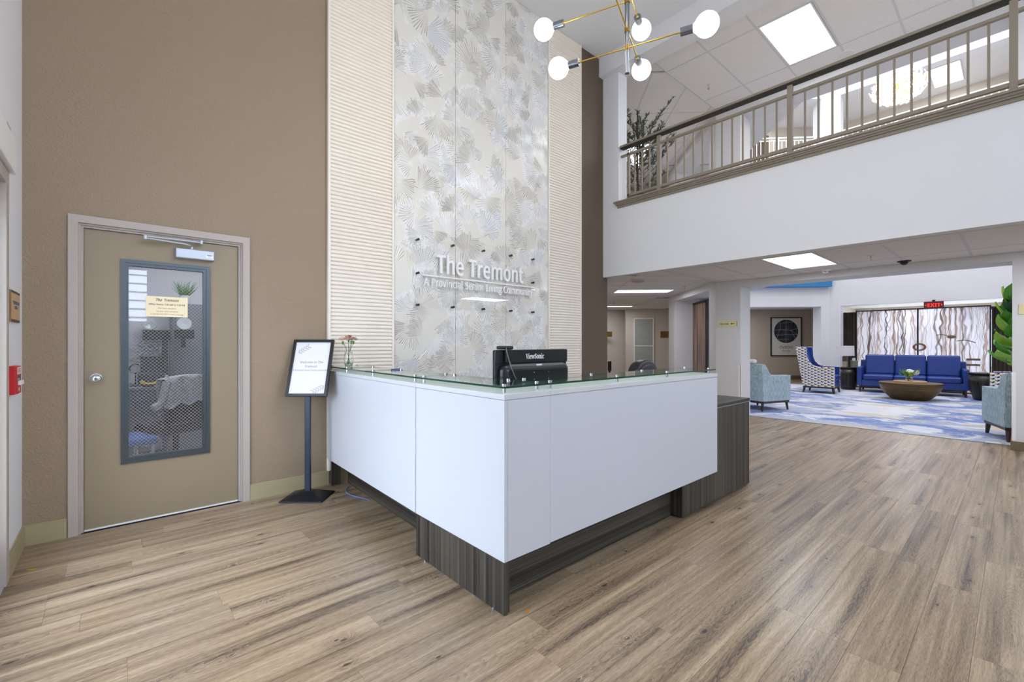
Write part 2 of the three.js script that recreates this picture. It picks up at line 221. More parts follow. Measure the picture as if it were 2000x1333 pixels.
// ------------------------------------------------------------------ materials
const mat = (color, o = {}) => new THREE.MeshPhysicalMaterial({ color, roughness: 0.6, ...o });
const stucco = (s) => ({ bumpMap: rep(stuccoTex, s, s), bumpScale: 0.0045 });
const M = {
  brown: mat('#98856f', { roughness: 0.5, ...stucco(2.6) }), white: mat('#e4e5e9', { roughness: 0.6 }), whiteStucco: mat('#e9eaee', { roughness: 0.6 }),
  cream: mat('#f5eee3', { roughness: 0.45 }), beige: mat('#cfc6ba', { roughness: 0.7 }), ceiling: mat('#eceef2', { roughness: 0.8 }), pier: mat('#d8d7d8', { roughness: 0.6 }),
  doorPaint: mat('#93836b', { roughness: 0.38 }), frame: mat('#b4aaa2', { roughness: 0.4 }), base: mat('#a99e7c', { roughness: 0.5 }), baseBrown: mat('#6f624a', { roughness: 0.5 }),
  steel: mat('#545b61', { metalness: 0.75, roughness: 0.34 }), silver: mat('#b9bfca', { metalness: 0.55, roughness: 0.4 }), chrome: mat('#d5d8dc', { metalness: 1, roughness: 0.16 }), darkChrome: mat('#8d939e', { metalness: 1, roughness: 0.2 }), brass: mat('#d8b45a', { metalness: 1, roughness: 0.22 }),
  laminate: mat('#d6dae2', { roughness: 0.3 }), laminateEdge: mat('#d8dade', { roughness: 0.35 }),
  darkV: mat('#ffffff', { map: rep(laminateV, 2.4, 0.8), roughness: 0.42 }), darkH: null,
  glass: mat('#e9fbf2', { transmission: 1, roughness: 0.0, ior: 1.5, thickness: 0.01, attenuationColor: new THREE.Color('#2f8f62'), attenuationDistance: 0.12 }),
  pane: mat('#ffffff', { transmission: 1, roughness: 0, thickness: 0, ior: 1.5 }), acrylic: mat('#ffffff', { transmission: 1, roughness: 0, thickness: 0, ior: 1.45 }), vase: mat('#ffffff', { transmission: 1, roughness: 0, thickness: 0.003, ior: 1.45 }),
  black: mat('#15161a', { roughness: 0.35 }), navy: mat('#16263f', { roughness: 0.35 }), blackMatte: mat('#17181a', { roughness: 0.7 }), leather: mat('#141519', { roughness: 0.35 }),
  letter: mat('#f4f5f7', { roughness: 0.3 }), rail: mat('#8f8576', { roughness: 0.42 }), sill: mat('#8a8173', { roughness: 0.42 }), railWhite: mat('#eeeeec', { roughness: 0.4 }),
  tile: mat('#f4f4f8', { map: rep(tileTex, 1.6, 1.6), roughness: 0.9 }), grid: mat('#dedddb', { roughness: 0.5 }), diffuser: mat('#ffffff', { emissive: '#f7faff', emissiveIntensity: 2.2, roughness: 0.5 }),
  bulb: mat('#ffffff', { emissive: '#fff6ea', emissiveIntensity: 7, roughness: 0.3 }),
  carpet: mat('#ffffff', { map: rep(carpetTex, 0.27, 0.27), roughness: 1 }), chenille: mat('#ffffff', { map: rep(chenilleTex, 3, 3), roughness: 0.9, bumpMap: rep(weaveTex, 9, 9), bumpScale: 0.001 }),
  geo: mat('#ffffff', { map: rep(geoTex, 2.3, 2.3), roughness: 0.85 }), blue: mat('#24408c', { roughness: 0.36 }), walnut: mat('#3a2d26', { roughness: 0.45 }), bronze: mat('#ffffff', { map: rep(brushedTex, 2, 3), metalness: 0.65, roughness: 0.38 }),
  blackWood: mat('#ffffff', { map: rep(blackWoodTex, 3, 2), roughness: 0.35 }), subfloor: mat('#3a3029', { roughness: 0.8 }), oakSheetFloor: mat('#ffffff', { map: rep(oakA, 0.82, 0.94), roughness: 0.4 }),
  leaf: mat('#55962f', { roughness: 0.45, transmission: 0.12, thickness: 0 }), leafPale: mat('#9ac63f', { roughness: 0.5, transmission: 0.2, thickness: 0 }), leafDark: mat('#1f4a24', { roughness: 0.4 }), olive: mat('#4c5a44', { roughness: 0.6 }), stem: mat('#4b6b34', { roughness: 0.6 }), bark: mat('#4a3d30', { roughness: 0.85 }),
  pink: mat('#ffd9cc', { roughness: 0.8 }), petal: mat('#f5f3ee', { roughness: 0.8 }), wood: mat('#c9ab84', { roughness: 0.55 }), red: mat('#c4222a', { roughness: 0.35 }), blueFascia: mat('#2f7fb8', { roughness: 0.5 }), curtain: mat('#3b332b', { roughness: 0.9 }),
  shade: mat('#f4f3f6', { roughness: 0.9, transmission: 0.35, thickness: 0 }), terracotta: mat('#5a5754', { roughness: 0.8 }), concrete: mat('#b9b7b2', { roughness: 0.9 }),
};
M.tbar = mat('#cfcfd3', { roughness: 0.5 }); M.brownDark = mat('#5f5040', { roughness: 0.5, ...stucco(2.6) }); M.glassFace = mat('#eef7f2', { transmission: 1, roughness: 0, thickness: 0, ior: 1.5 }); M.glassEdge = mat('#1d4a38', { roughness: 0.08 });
M.darkH = (() => { const t = rep(laminateV, 2.4, 0.8); t.rotation = PI / 2; return mat('#ffffff', { map: t, roughness: 0.42 }); })();
// ------------------------------------------------------------------ structure: lobby
const ZW = -4.222, XL = -0.449, XB = 5.6, X2 = 8.17, X3 = 16, ZBACK = 4.5, CEIL = 5.62, SOFFIT = 2.415, UP_CEIL = 5.5;
struct('ground_outside', B(-40, 40, -0.2, -0.12, -40, 40), M.concrete);
{ // floor: slab with planks laid along x
  const floor = structGroup('floor');
  part('slab', [B(-0.7, 20, -0.11, -0.0095, -17.2, 4.7)], M.subfloor, floor);
  const mats = [mat('#ffffff', { map: oakA, roughness: 0.3, bumpMap: oakA, bumpScale: 0.0007 }), mat('#ffffff', { map: oakB, roughness: 0.3, bumpMap: oakB, bumpScale: 0.0007 })];
  const r = rng(404), far = [[], []];
  const plank = (x0, x1, z0, k, flipU, flipV, u0) => {
    const g = new THREE.BoxGeometry(x1 - x0, 0.009, PW - 0.0011).translate((x0 + x1) / 2, -0.0045, z0 + PW / 2), uv = g.attributes.uv, p = g.attributes.position;
    for (let i = 0; i < p.count; i++) { let u = (p.getX(i) - u0) / PL, v = clamp((p.getZ(i) - z0) / PW, 0.012, 0.988); if (flipU) u = 1 - u; if (flipV) v = 1 - v; uv.setXY(i, clamp(u, 0.001, 0.999), (k + v) / 6); }
    return g;
  };
  for (let row = 0; ; row++) {
    const z0 = ZW + row * PW; if (z0 > ZBACK) break;
    let u0 = XL - r() * 1.1;
    for (; u0 < 8.5; u0 += PL) {
      const x0 = Math.max(XL, u0), x1 = Math.min(8.5, u0 + PL - 0.0008), k = Math.floor(r() * 12), fu = r() < 0.5, fv = r() < 0.5;
      if (x1 - x0 < 0.02) continue;
      const g = plank(x0, x1, z0, k % 6, fu, fv, u0);
      if (z0 < 0.3) part('plank', g, mats[k < 6 ? 0 : 1], floor); else far[k < 6 ? 0 : 1].push(g);
    }
  }
  far.forEach((g, i) => { part('far_planks', g, mats[i], floor).userData.kind = 'stuff'; });
  part('corridor_boards', [B(5.7, 8.5, -0.0095, 0, -17, ZW), B(8.5, 20, -0.0095, 0, -17, -5.75), B(16, 20, -0.0095, 0, -5.75, 4.5)], M.oakSheetFloor, floor);
  part('carpet', [B(8.5, 16.3, -0.0095, 0.004, -5.75, 2.6)], M.carpet, floor);
  part('carpet_strip', [B(8.49, 8.515, -0.005, 0.006, -5.7, 2.5)], mat('#7f858f', { roughness: 0.5 }), floor);
}
// north wall of the lobby with the office door opening
struct('wall_front', [B(-0.7, -0.2, 0, CEIL, ZW - 0.2, ZW), B(-0.2, 0.79, 2.135, CEIL, ZW - 0.2, ZW), B(0.79, 5.05, 0, CEIL, ZW - 0.2, ZW)], M.brown);
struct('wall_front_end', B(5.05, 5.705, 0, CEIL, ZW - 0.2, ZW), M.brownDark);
const baseGeo = (x0, x1, z0, z1, axis) => axis ? [B(x0, x1, 0, 0.118, z0, z1), B(x0, x0 + (x1 - x0) * 0.55, 0.118, 0.13, z0, z1)] : [B(x0, x1, 0, 0.118, z0, z1), B(x0, x1, 0.118, 0.13, z0, z0 + (z1 - z0) * 0.55)];
struct('baseboard_front', [...baseGeo(XL, -0.245, ZW, ZW + 0.014), ...baseGeo(0.832, 1.47, ZW, ZW + 0.014)], M.base);
// west wall with the entrance opening z -3.62 .. -1.5
struct('wall_left', [B(-0.65, XL, 0, CEIL, ZW - 0.2, -3.62), B(-0.65, XL, 2.23, CEIL, -3.62, -1.5), B(-0.65, XL, 0, CEIL, -1.5, ZBACK + 0.2)], M.whiteStucco);
struct('baseboard_left', [...baseGeo(XL, XL + 0.014, ZW, -3.69, 1), ...baseGeo(XL, XL + 0.014, -1.42, ZBACK, 1)], M.base);
struct('ceiling', B(-0.65, XB, CEIL, CEIL + 0.25, ZW - 0.2, ZBACK + 0.2), M.ceiling);
{ // back wall behind the camera with shuttered windows below and clear windows above
  const w = [[-0.3, 0.58], [1.6, 3.3], [3.9, 5.3]], g = [], y0 = 1.75, y1 = 3.0, u0 = 3.5, u1 = 5.1, z0 = ZBACK, z1 = ZBACK + 0.2;
  g.push(B(-0.65, 20, 0, y0, z0, z1), B(-0.65, 20, y1, u0, z0, z1), B(-0.65, 20, u1, 9.6, z0, z1));
  const xs = [-0.65, ...w.flat(), 20]; for (let i = 0; i < xs.length; i += 2) g.push(B(xs[i], xs[i + 1], y0, y1, z0, z1), B(xs[i], xs[i + 1], u0, u1, z0, z1));
  struct('wall_back', g, M.white);
  w.forEach(([a, b], i) => {
    const win = structGroup('window_' + (i + 1)), fr = (p0, p1, q0, q1) => [B(p0, p0 + 0.05, q0, q1, z0 + 0.05, z0 + 0.12), B(p1 - 0.05, p1, q0, q1, z0 + 0.05, z0 + 0.12), B(p0 + 0.05, p1 - 0.05, q0, q0 + 0.05, z0 + 0.05, z0 + 0.12), B(p0 + 0.05, p1 - 0.05, q1 - 0.05, q1, z0 + 0.05, z0 + 0.12)];
    part('window_frame', fr(a, b, y0, y1), M.railWhite, win); part('window_frame', fr(a, b, u0, u1), M.railWhite, win);
    part('pane', [B(a + 0.05, b - 0.05, y0 + 0.05, y1 - 0.05, z0 + 0.08, z0 + 0.084)], M.pane, win); part('pane', [B(a + 0.05, b - 0.05, u0 + 0.05, u1 - 0.05, z0 + 0.08, z0 + 0.084)], M.pane, win);
    for (let y = y0 + 0.13; y < y1 - 0.06; y += 0.19) part('shutter_slat', B(a + 0.05, b - 0.05, -0.006, 0.006, -0.035, 0.035).rotateX(-0.5).translate(0, y, z0 + 0.035), M.railWhite, win);
  });
}
{ // balcony front: fascia, end stub, header
  struct('wall_balcony', [B(XB, XB + 0.12, 2.31, 3.33, ZW, ZBACK), B(XB, XB + 0.22, 3.33, 5.4, ZW - 0.2, -3.945), B(5.5, XB + 0.22, 5.345, CEIL, ZW, ZBACK), B(XB, XB + 0.22, CEIL, 9.6, ZW - 0.2, ZBACK), B(XB, XB + 0.12, 2.31, 3.33, ZW - 0.2, ZW)], M.white);
  const t = structGroup('trim_1');
  part('sill_board', [RB(XB - 0.075, XB + 0.25, 3.372, 3.395, -3.985, ZBACK, 0.004)], M.sill, t);
  part('sill_moulding', [B(XB - 0.055, XB, 3.352, 3.372, -3.965, ZBACK), B(XB - 0.04, XB, 3.334, 3.352, -3.955, ZBACK), B(XB - 0.022, XB, 3.305, 3.334, -3.945, ZBACK)], M.sill, t);
}
{ // upper floor slab and wall between lobby walk and lounge (both storeys) with its openings
  struct('floor_upper', [B(XB + 0.1, X2 + 0.43, 2.7, 3.3, -3.2, ZBACK), B45(0.95, 3.22, 2.705, 3.305, 7.6, 17), B(5.75, 8.2, 2.71, 3.295, -4.6, -3.2)], M.beige);
  const T = 0.43, g = [];
  g.push(B(X2, X2 + T, 0, 9.6, -3.645, -3.218), B(X2, X2 + T, 2.3, 3.3, -3.218, -0.05), B(X2, X2 + T, 5.34, 9.6, -3.218, -0.05), B(X2, X2 + T, 0, 9.6, -0.05, ZBACK));
  g.push(B45(3.2, 3.2 + T, 0, 9.6, 8.36, 8.68), B45(3.2, 3.2 + T, 2.3, 3.3, 8.68, 10.86), B45(3.2, 3.2 + T, 5.34, 9.6, 8.68, 10.86), B45(3.2, 3.2 + T, 0, 9.6, 10.86, 11.33));
  struct('wall_lounge_near', g, M.pier);
  struct('baseboard_lounge', [B(X2 - 0.014, X2, 0, 0.11, -3.645, -3.218), B(X2 - 0.014, X2 + T, 0, 0.11, -0.064, -0.05), B(X2 - 0.014, X2, 0, 0.11, -0.05, ZBACK)], M.baseBrown);
  // clear corner guards on the two piers
  struct('trim_2', [B(X2 - 0.006, X2 + 0.03, 0.1, 0.92, -3.216, -3.21), B(X2 - 0.006, X2 - 0.001, 0.1, 0.92, -3.25, -3.21)], M.railWhite);
  struct('trim_3', [B(X2 - 0.006, X2 - 0.001, 0.12, 0.95, -0.055, -0.02)], M.railWhite);
}
// diagonal corridor behind the desk
struct('wall_corridor', [B45(0.7, 0.92, 0, 9.6, 7.15, 20), B45(2.85, 4.62, 0, 9.6, 15, 15.2), new THREE.BoxGeometry(1.6, 9.6, 0.2).rotateY(-PI / 4 + 0.45).translate(at45(15.28, 2.16)[0], 4.8, at45(15.28, 2.16)[1]), B45(4.4, 4.6, 0, 9.6, 11.3, 15.1)].map((g) => g), M.beige);
// far side of the lounge, three storeys: diagonal wall and long wall, openings on the first and third floors
{
  const g = [], T = 0.4, S = 13.96;
  for (const [a, b, c] of [[2.4, 6.72, 8.63]]) {
    g.push(B45(5.85, 6.15, 0, 9.6, S, S + T), B45(8.42, 8.66, 0, 9.6, S, S + T), B45(6.15, 8.42, a, b, S, S + T), B45(6.15, 8.42, c, 9.6, S, S + T));
    g.push(B(X3, X3 + 0.3, 0, 9.6, -3.76, -3.47), B(X3, X3 + 0.3, a, b, -3.47, 0.2), B(X3, X3 + 0.3, c, 9.6, -3.47, 0.2), B(X3, X3 + 0.3, 0, 9.6, 0.2, ZBACK));
  }
  struct('wall_lounge_far', g, M.white);
  struct('wall_lounge_side', [B(8.6, X3, 0, 9.6, 2.6, 2.8), B(10.45, 14.3, 0, 9.6, -5.65, -5.45)], M.white);
  struct('wall_recess', [B45(4.4, 12, 0, 6.5, 16.8, 17)], mat('#b8ac9b', { roughness: 0.7 }));
  struct('baseboard_recess', [B45(5, 10, 0, 0.13, 16.78, 16.8)], M.baseBrown);
  struct('ceiling_recess', [B45(4.6, 10.4, 2.515, 2.7, S + T, 16.9), B(X3 + 0.3, 19.4, 2.5, 2.7, -3.9, ZBACK)], M.ceiling);
  // third floor
  struct('floor_third', [B45(4.4, 9.5, 6.5, 6.72, S + T * 0.5, 16.9), B(X3 + 0.2, 19.4, 6.51, 6.715, -5.2, ZBACK)], M.white);
  struct('ceiling_third', [B45(4.4, 9.5, 8.65, 8.8, S + T, 17.5), B(X3 + 0.3, 18.4, 8.665, 8.8, -5.6, ZBACK)], M.tile);
  struct('wall_third', [B45(4.4, 9.6, 6.7, 9.6, 15.8, 16.0), B(18.2, 18.4, 6.7, 9.6, -5.7, ZBACK)], M.beige);
}
{ // outer shell with windows behind the printed screens
  const g = [B(19.4, 19.6, 0, 0.35, -17.2, 4.7), B(19.4, 19.6, 2.35, 9.6, -17.2, 4.7), B(19.4, 19.6, 0.35, 2.35, -17.2, -3.4), B(19.4, 19.6, 0.35, 2.35, 1.6, 4.7), B(-1, 19.6, 0, 9.6, -17.2, -17)];
  struct('wall_outer', g, M.beige);
  struct('wall_screen_room', [B(X3 + 0.3, 19.4, 0, 2.6, -3.95, -3.78), B(X3 + 0.3, 19.4, 0, 2.6, 2.0, 2.2)], M.beige);
  struct('roof', B(XB, 19.6, 9.6, 9.8, -17.2, 4.7), M.ceiling);
  const win = structGroup('window_4'); for (let i = 0; i < 3; i++) { const z0 = -3.4 + i * 1.667, z1 = z0 + 1.667; part('window_frame', [B(19.43, 19.5, 0.35, 2.35, z0, z0 + 0.05), B(19.43, 19.5, 0.35, 2.35, z1 - 0.05, z1), B(19.43, 19.5, 0.35, 0.4, z0, z1), B(19.43, 19.5, 2.3, 2.35, z0, z1)], M.railWhite, win); part('pane', B(19.46, 19.464, 0.4, 2.3, z0 + 0.05, z1 - 0.05), M.pane, win); }
}
// ------------------------------------------------------------------ tiled ceilings
function tileCeiling(name, y, x0, x1, z0, z1, px, pz, ox, oz, skip = [], inside = () => true, turn = 0) {
  const c = structGroup(name, [0, 0, 0], turn), gx = [], gz = [], seenG = new Set(), once = (k, list, mk) => { if (!seenG.has(k)) { seenG.add(k); list.push(mk()); } }, K = (v) => v.toFixed(3), geo = B(-px / 2 + 0.012, px / 2 - 0.012, -0.006, 0.008, -pz / 2 + 0.012, pz / 2 - 0.012);
  const i0 = Math.floor((x0 - ox) / px), i1 = Math.ceil((x1 - ox) / px), j0 = Math.floor((z0 - oz) / pz), j1 = Math.ceil((z1 - oz) / pz);
  for (let i = i0; i < i1; i++) for (let j = j0; j < j1; j++) {
    const cx = ox + (i + 0.5) * px, cz = oz + (j + 0.5) * pz, a = Math.max(x0, ox + i * px), b = Math.min(x1, ox + (i + 1) * px), e = Math.max(z0, oz + j * pz), f = Math.min(z1, oz + (j + 1) * pz);
    if (b - a < 0.03 || f - e < 0.03 || !inside(cx, cz) || skip.some(([sx, sz]) => Math.abs(sx - cx) < px / 2 && Math.abs(sz - cz) < pz / 2)) continue;
    if (b - a > px - 0.01 && f - e > pz - 0.01) { const m = part('ceiling_tile', geo, M.tile, c); m.position.set(cx, y, cz); } else part('ceiling_tile', B(a + 0.012, b - 0.012, y - 0.006, y + 0.008, e + 0.012, f - 0.012), M.tile, c);
    for (const q of [e, f]) once('x' + K(a) + K(q), gx, () => B(a - 0.01, b - 0.0105, y - 0.009, y - 0.001, q - 0.0125, q + 0.0125));
    for (const q of [a, b]) once('z' + K(e) + K(q), gz, () => B(q - 0.0124, q + 0.0124, y - 0.0086, y - 0.0014, e - 0.01, f - 0.0105));
  }
  part('grid_runner', [...gx, ...gz], M.tbar, c).userData.kind = 'stuff';
  return c;
}
const inDiag = (l, mz) => { const s = -mz; return (s + l) / Math.SQRT2 > 6.2 && s < 15.4 && l > 0.6 && (l < 3.3 || s > 11.2) && l < 4.6; };
tileCeiling('ceiling_upper', UP_CEIL, XB + 0.22, X2, -3.604, 3.2, 1.256, 0.647, 6.375, -2.31, [[7.0, -1.99], [7.0, 1.245]]);
tileCeiling('ceiling_upper_corridor', UP_CEIL + 0.02, 0.6, 4.6, -15.4, -6, 0.64, 1.25, 2.4, -9.6, [[2.08, -10.2]], inDiag, -PI / 4);
tileCeiling('ceiling_soffit', SOFFIT, XB + 0.12, X2, -3.6, 3.2, 1.24, 0.626, 6.33, -2.27, [[6.95, -1.957], [6.95, 0.547]]);
tileCeiling('ceiling_corridor', SOFFIT + 0.02, 0.6, 4.6, -15.4, -6, 1.25, 0.64, 1.62, -10.18, [[2.24, -9.86], [2.24, -14.0]], inDiag, -PI / 4);
struct('ceiling_void', [B(5.74, X2, SOFFIT + 0.0315, SOFFIT + 0.08, -4.6, 4.5), B45(0.95, 4.6, SOFFIT + 0.0305, SOFFIT + 0.08, 7.6, 15.4), B(XB + 0.22, X2 + 0.1, UP_CEIL + 0.0315, UP_CEIL + 0.08, -4.6, 4.5), B45(0.95, 4.6, UP_CEIL + 0.0305, UP_CEIL + 0.08, 7.6, 15.4)], M.tile);

// ------------------------------------------------------------------ fluorescent panels
function troffer(x, y, z, w, d, turn, label, k = 1, group = 'fluorescent ceiling panels') {
  const t = thing('ceiling_light', label, 'ceiling light', [x, y, z], turn, group);
  part('frame', [B(-w / 2, -w / 2 + 0.02, -0.008, 0.04, -d / 2, d / 2), B(w / 2 - 0.02, w / 2, -0.008, 0.04, -d / 2, d / 2), B(-w / 2 + 0.02, w / 2 - 0.02, -0.008, 0.04, -d / 2, -d / 2 + 0.02), B(-w / 2 + 0.02, w / 2 - 0.02, -0.008, 0.04, d / 2 - 0.02, d / 2)], M.grid, t);
  part('diffuser', [B(-w / 2 + 0.018, w / 2 - 0.018, 0, 0.008, -d / 2 + 0.018, d / 2 - 0.018)], M.diffuser, t);
  const l = new THREE.RectAreaLight('#f3f7ff', TROFFER * k, w - 0.06, d - 0.06); l.rotation.x = -PI / 2; l.position.y = -0.012; l.name = 'panel_light'; t.add(l);
  return t;
}
troffer(7.0, UP_CEIL - 0.004, -1.99, 1.23, 0.62, 0, 'bright rectangular fluorescent panel in the tiled ceiling above the balcony railing', 1.3);
troffer(7.0, UP_CEIL - 0.004, 1.245, 1.23, 0.62, 0, 'fluorescent panel in the balcony ceiling right of the frame', 1.3);
troffer(6.95, SOFFIT - 0.004, -1.957, 1.21, 0.6, 0, 'bright fluorescent panel in the low tiled ceiling in front of the lounge opening');
troffer(6.95, SOFFIT - 0.004, 0.547, 1.21, 0.6, 0, 'fluorescent panel in the low tiled ceiling right of the frame');
{ const p = at45(9.86, 2.24), q = at45(14.0, 2.24), u = at45(10.2, 2.08);
  troffer(p[0], SOFFIT + 0.016, p[1], 1.21, 0.6, -PI / 4, 'fluorescent panel in the corridor ceiling under the smoke detector');
  troffer(q[0], SOFFIT + 0.016, q[1], 1.21, 0.6, -PI / 4, 'far fluorescent panel at the end of the corridor ceiling');
  troffer(u[0], UP_CEIL + 0.016, u[1], 0.6, 1.21, -PI / 4, 'fluorescent panel of the upper corridor glowing behind the olive tree', 1); }
troffer(17.0, 8.64, -1.3, 1.3, 0.62, 0, 'glowing panel in the third floor ceiling behind the dandelion chandelier', 1.2);
{ const q = at45(15.05, 7.2); troffer(q[0], 8.64, q[1], 0.6, 1.2, -PI / 4, 'third floor panel above the white far railing', 1); }
{ const q = at45(15.4, 6.6); troffer(q[0], 2.49, q[1], 0.6, 1.2, -PI / 4, 'panel in the alcove ceiling in front of the map picture', 1.7); }
troffer(16.95, 2.49, -1.9, 0.6, 1.2, 0, 'panel glowing behind the exit sign over the printed screens', 1.3);
troffer(16.95, 2.49, 0.6, 0.6, 1.2, 0, 'panel over the right end of the printed screens', 1);
[[10.6, -3.2], [10.6, 0], [13.6, -3.2], [13.6, 0]].forEach(([x, z], i) => troffer(x, 9.585, z, 1.2, 1.2, 0, 'added square atrium roof panel ' + ['over the left armchair', 'over the right armchair', 'over the patterned wing chair', 'over the fiddle leaf fig'][i], 2.2, 'added atrium roof lights'));  // unseen panels added under the roof to brighten the atrium
// ------------------------------------------------------------------ office door
const ring4 = (x0, x1, y0, y1, t, z0, z1) => [B(x0, x0 + t, y0, y1, z0, z1), B(x1 - t, x1, y0, y1, z0, z1), B(x0 + t, x1 - t, y0, y0 + t, z0, z1), B(x0 + t, x1 - t, y1 - t, y1, z0, z1)];
{
  const d = structGroup('door_1'), z = ZW;
  const jamb = (a, b, c, e, p, q) => [B(a, b, 0, c, p, q), B(e - (b - a), e, 0, c, p, q), B(b, e - (b - a), c - (b - a), c, p, q)];
  part('door_frame', [...jamb(-0.24, -0.19, 2.17, 0.83, z - 0.16, z + 0.016), ...jamb(-0.19, -0.178, 2.12, 0.78, z - 0.16, z - 0.004), ...jamb(-0.178, -0.165, 2.108, 0.768, z - 0.16, z - 0.02), ...jamb(-0.165, -0.152, 2.095, 0.755, z - 0.16, z - 0.085)], M.frame, d);
  const L0 = -0.163, L1 = 0.753, lz0 = z - 0.083, lz1 = z - 0.04, wx0 = 0.026, wx1 = 0.56, wy0 = 0.432, wy1 = 1.906;
  const leaf = part('door_leaf', [B(L0, wx0 + 0.03, 0.012, 2.093, lz0, lz1), B(wx1 - 0.03, L1, 0.012, 2.093, lz0, lz1), B(wx0 + 0.03, wx1 - 0.03, 0.012, wy0 + 0.03, lz0, lz1), B(wx0 + 0.03, wx1 - 0.03, wy1 - 0.03, 2.093, lz0, lz1)], M.doorPaint, d);
  part('door_sweep', B(L0, L1, 0.0005, 0.012, lz0 + 0.01, lz1 + 0.004), M.railWhite, d);
  const wf = part('vision_frame', [...ring4(wx0, wx1, wy0, wy1, 0.024, lz1, lz1 + 0.014), ...ring4(wx0 + 0.018, wx1 - 0.018, wy0 + 0.018, wy1 - 0.018, 0.026, lz0 - 0.002, lz1 + 0.007)], M.steel, d);
  const gx0 = wx0 + 0.04, gx1 = wx1 - 0.04, gy0 = wy0 + 0.04, gy1 = wy1 - 0.04, gz = lz1 - 0.016;
  part('pane', B(gx0, gx1, gy0, gy1, gz - 0.003, gz + 0.003), M.pane, wf);
  const wires = [], h = gy1 - gy0, w = gx1 - gx0, st = 0.0247;   // diamond wire mesh cast in the glass
  for (let c = -h; c < w; c += st) for (const s of [1, -1]) {
    const t0 = Math.max(0, -c), t1 = Math.min(h, w - c); if (t1 - t0 < 0.004) continue;
    const xa = s > 0 ? gx0 + c + t0 : gx1 - c - t0, xb = s > 0 ? gx0 + c + t1 : gx1 - c - t1;
    wires.push(rod([xa, gy0 + t0, gz - 0.0045], [xb, gy0 + t1, gz - 0.0045], 0.0006, 4));
  }
  const wm = part('wire_mesh', wires, mat('#f2f5f8', { roughness: 0.5 }), wf); wm.userData.kind = 'stuff';
  const knob = part('door_knob', [CY(0.036, 0.036, 0.008, 0, 0, 0, 32), lathe([[0, 0], [0.02, 0], [0.016, 0.02], [0.026, 0.034], [0.029, 0.05], [0.024, 0.062], [0.012, 0.066], [0, 0.066]], 32)].map((g) => g.rotateX(PI / 2).translate(-0.102, 1.055, lz1)), M.chrome, d);
  part('keyhole', [new THREE.CylinderGeometry(0.009, 0.009, 0.004, 18).rotateX(PI / 2).translate(-0.102, 1.055, lz1 + 0.067)], M.darkChrome, knob);
  // closer: body, elbow arms
  const cl = part('door_closer', [RB(0.338, 0.585, 1.948, 2.024, lz1, lz1 + 0.06, 0.008)], M.silver, d);
  { const lb = part('maker_label', new THREE.BoxGeometry(0.042, 0.03, 0.0006), [M.railWhite, M.railWhite, M.railWhite, M.railWhite, new THREE.MeshStandardMaterial({ map: closerTex, roughness: 0.5 }), M.railWhite], cl); lb.position.set(0.551, 1.983, lz1 + 0.0604); }
  part('closer_arm', [rod([0.44, 2.024, lz1 + 0.03], [0.44, 2.042, lz1 + 0.03], 0.014), tube([[0.44, 2.04, lz1 + 0.03], [0.42, 2.05, lz1 + 0.06], [0.3, 2.055, lz1 + 0.085], [0.16, 2.058, lz1 + 0.1]], 0.007)], M.silver, d);
  part('closer_arm', [rod([0.16, 2.05, lz1 + 0.1], [0.16, 2.078, lz1 + 0.1], 0.013), rod([0.16, 2.072, lz1 + 0.1], [0.5, 2.084, lz1 + 0.045], 0.007), rod([0.5, 2.07, lz1 + 0.045], [0.5, 2.1, lz1 + 0.045], 0.013)], M.silver, d);
  const hp = solo('office_hours_sign', B(0.166, 0.418, 1.5, 1.652, gz + 0.004, gz + 0.008), [mat('#f1e2bd'), mat('#f1e2bd'), mat('#f1e2bd'), mat('#f1e2bd'), new THREE.MeshStandardMaterial({ map: hoursTex, roughness: 0.4 }), mat('#f1e2bd')], 'cream office hours sign stuck on the wired glass of the office door', 'sign');
  { const g = hp.geometry, uv = g.attributes.uv; for (let i = 16; i < 20; i++) { const p = g.attributes.position; uv.setXY(i, (p.getX(i) - 0.166) / 0.252, (p.getY(i) - 1.5) / 0.152); } }
}
// a flat board whose chosen face carries a print: uv 0..1 on the +z face, local origin at its centre
function printed(name, w, h, t, tex, edge, parent, o = {}) {
  const g = new THREE.BoxGeometry(w, h, t), e = edge, f = new THREE.MeshPhysicalMaterial({ map: tex, roughness: 0.45, ...o });
  const m = part(name, g, [e, e, e, e, f, e], parent); return m;
}
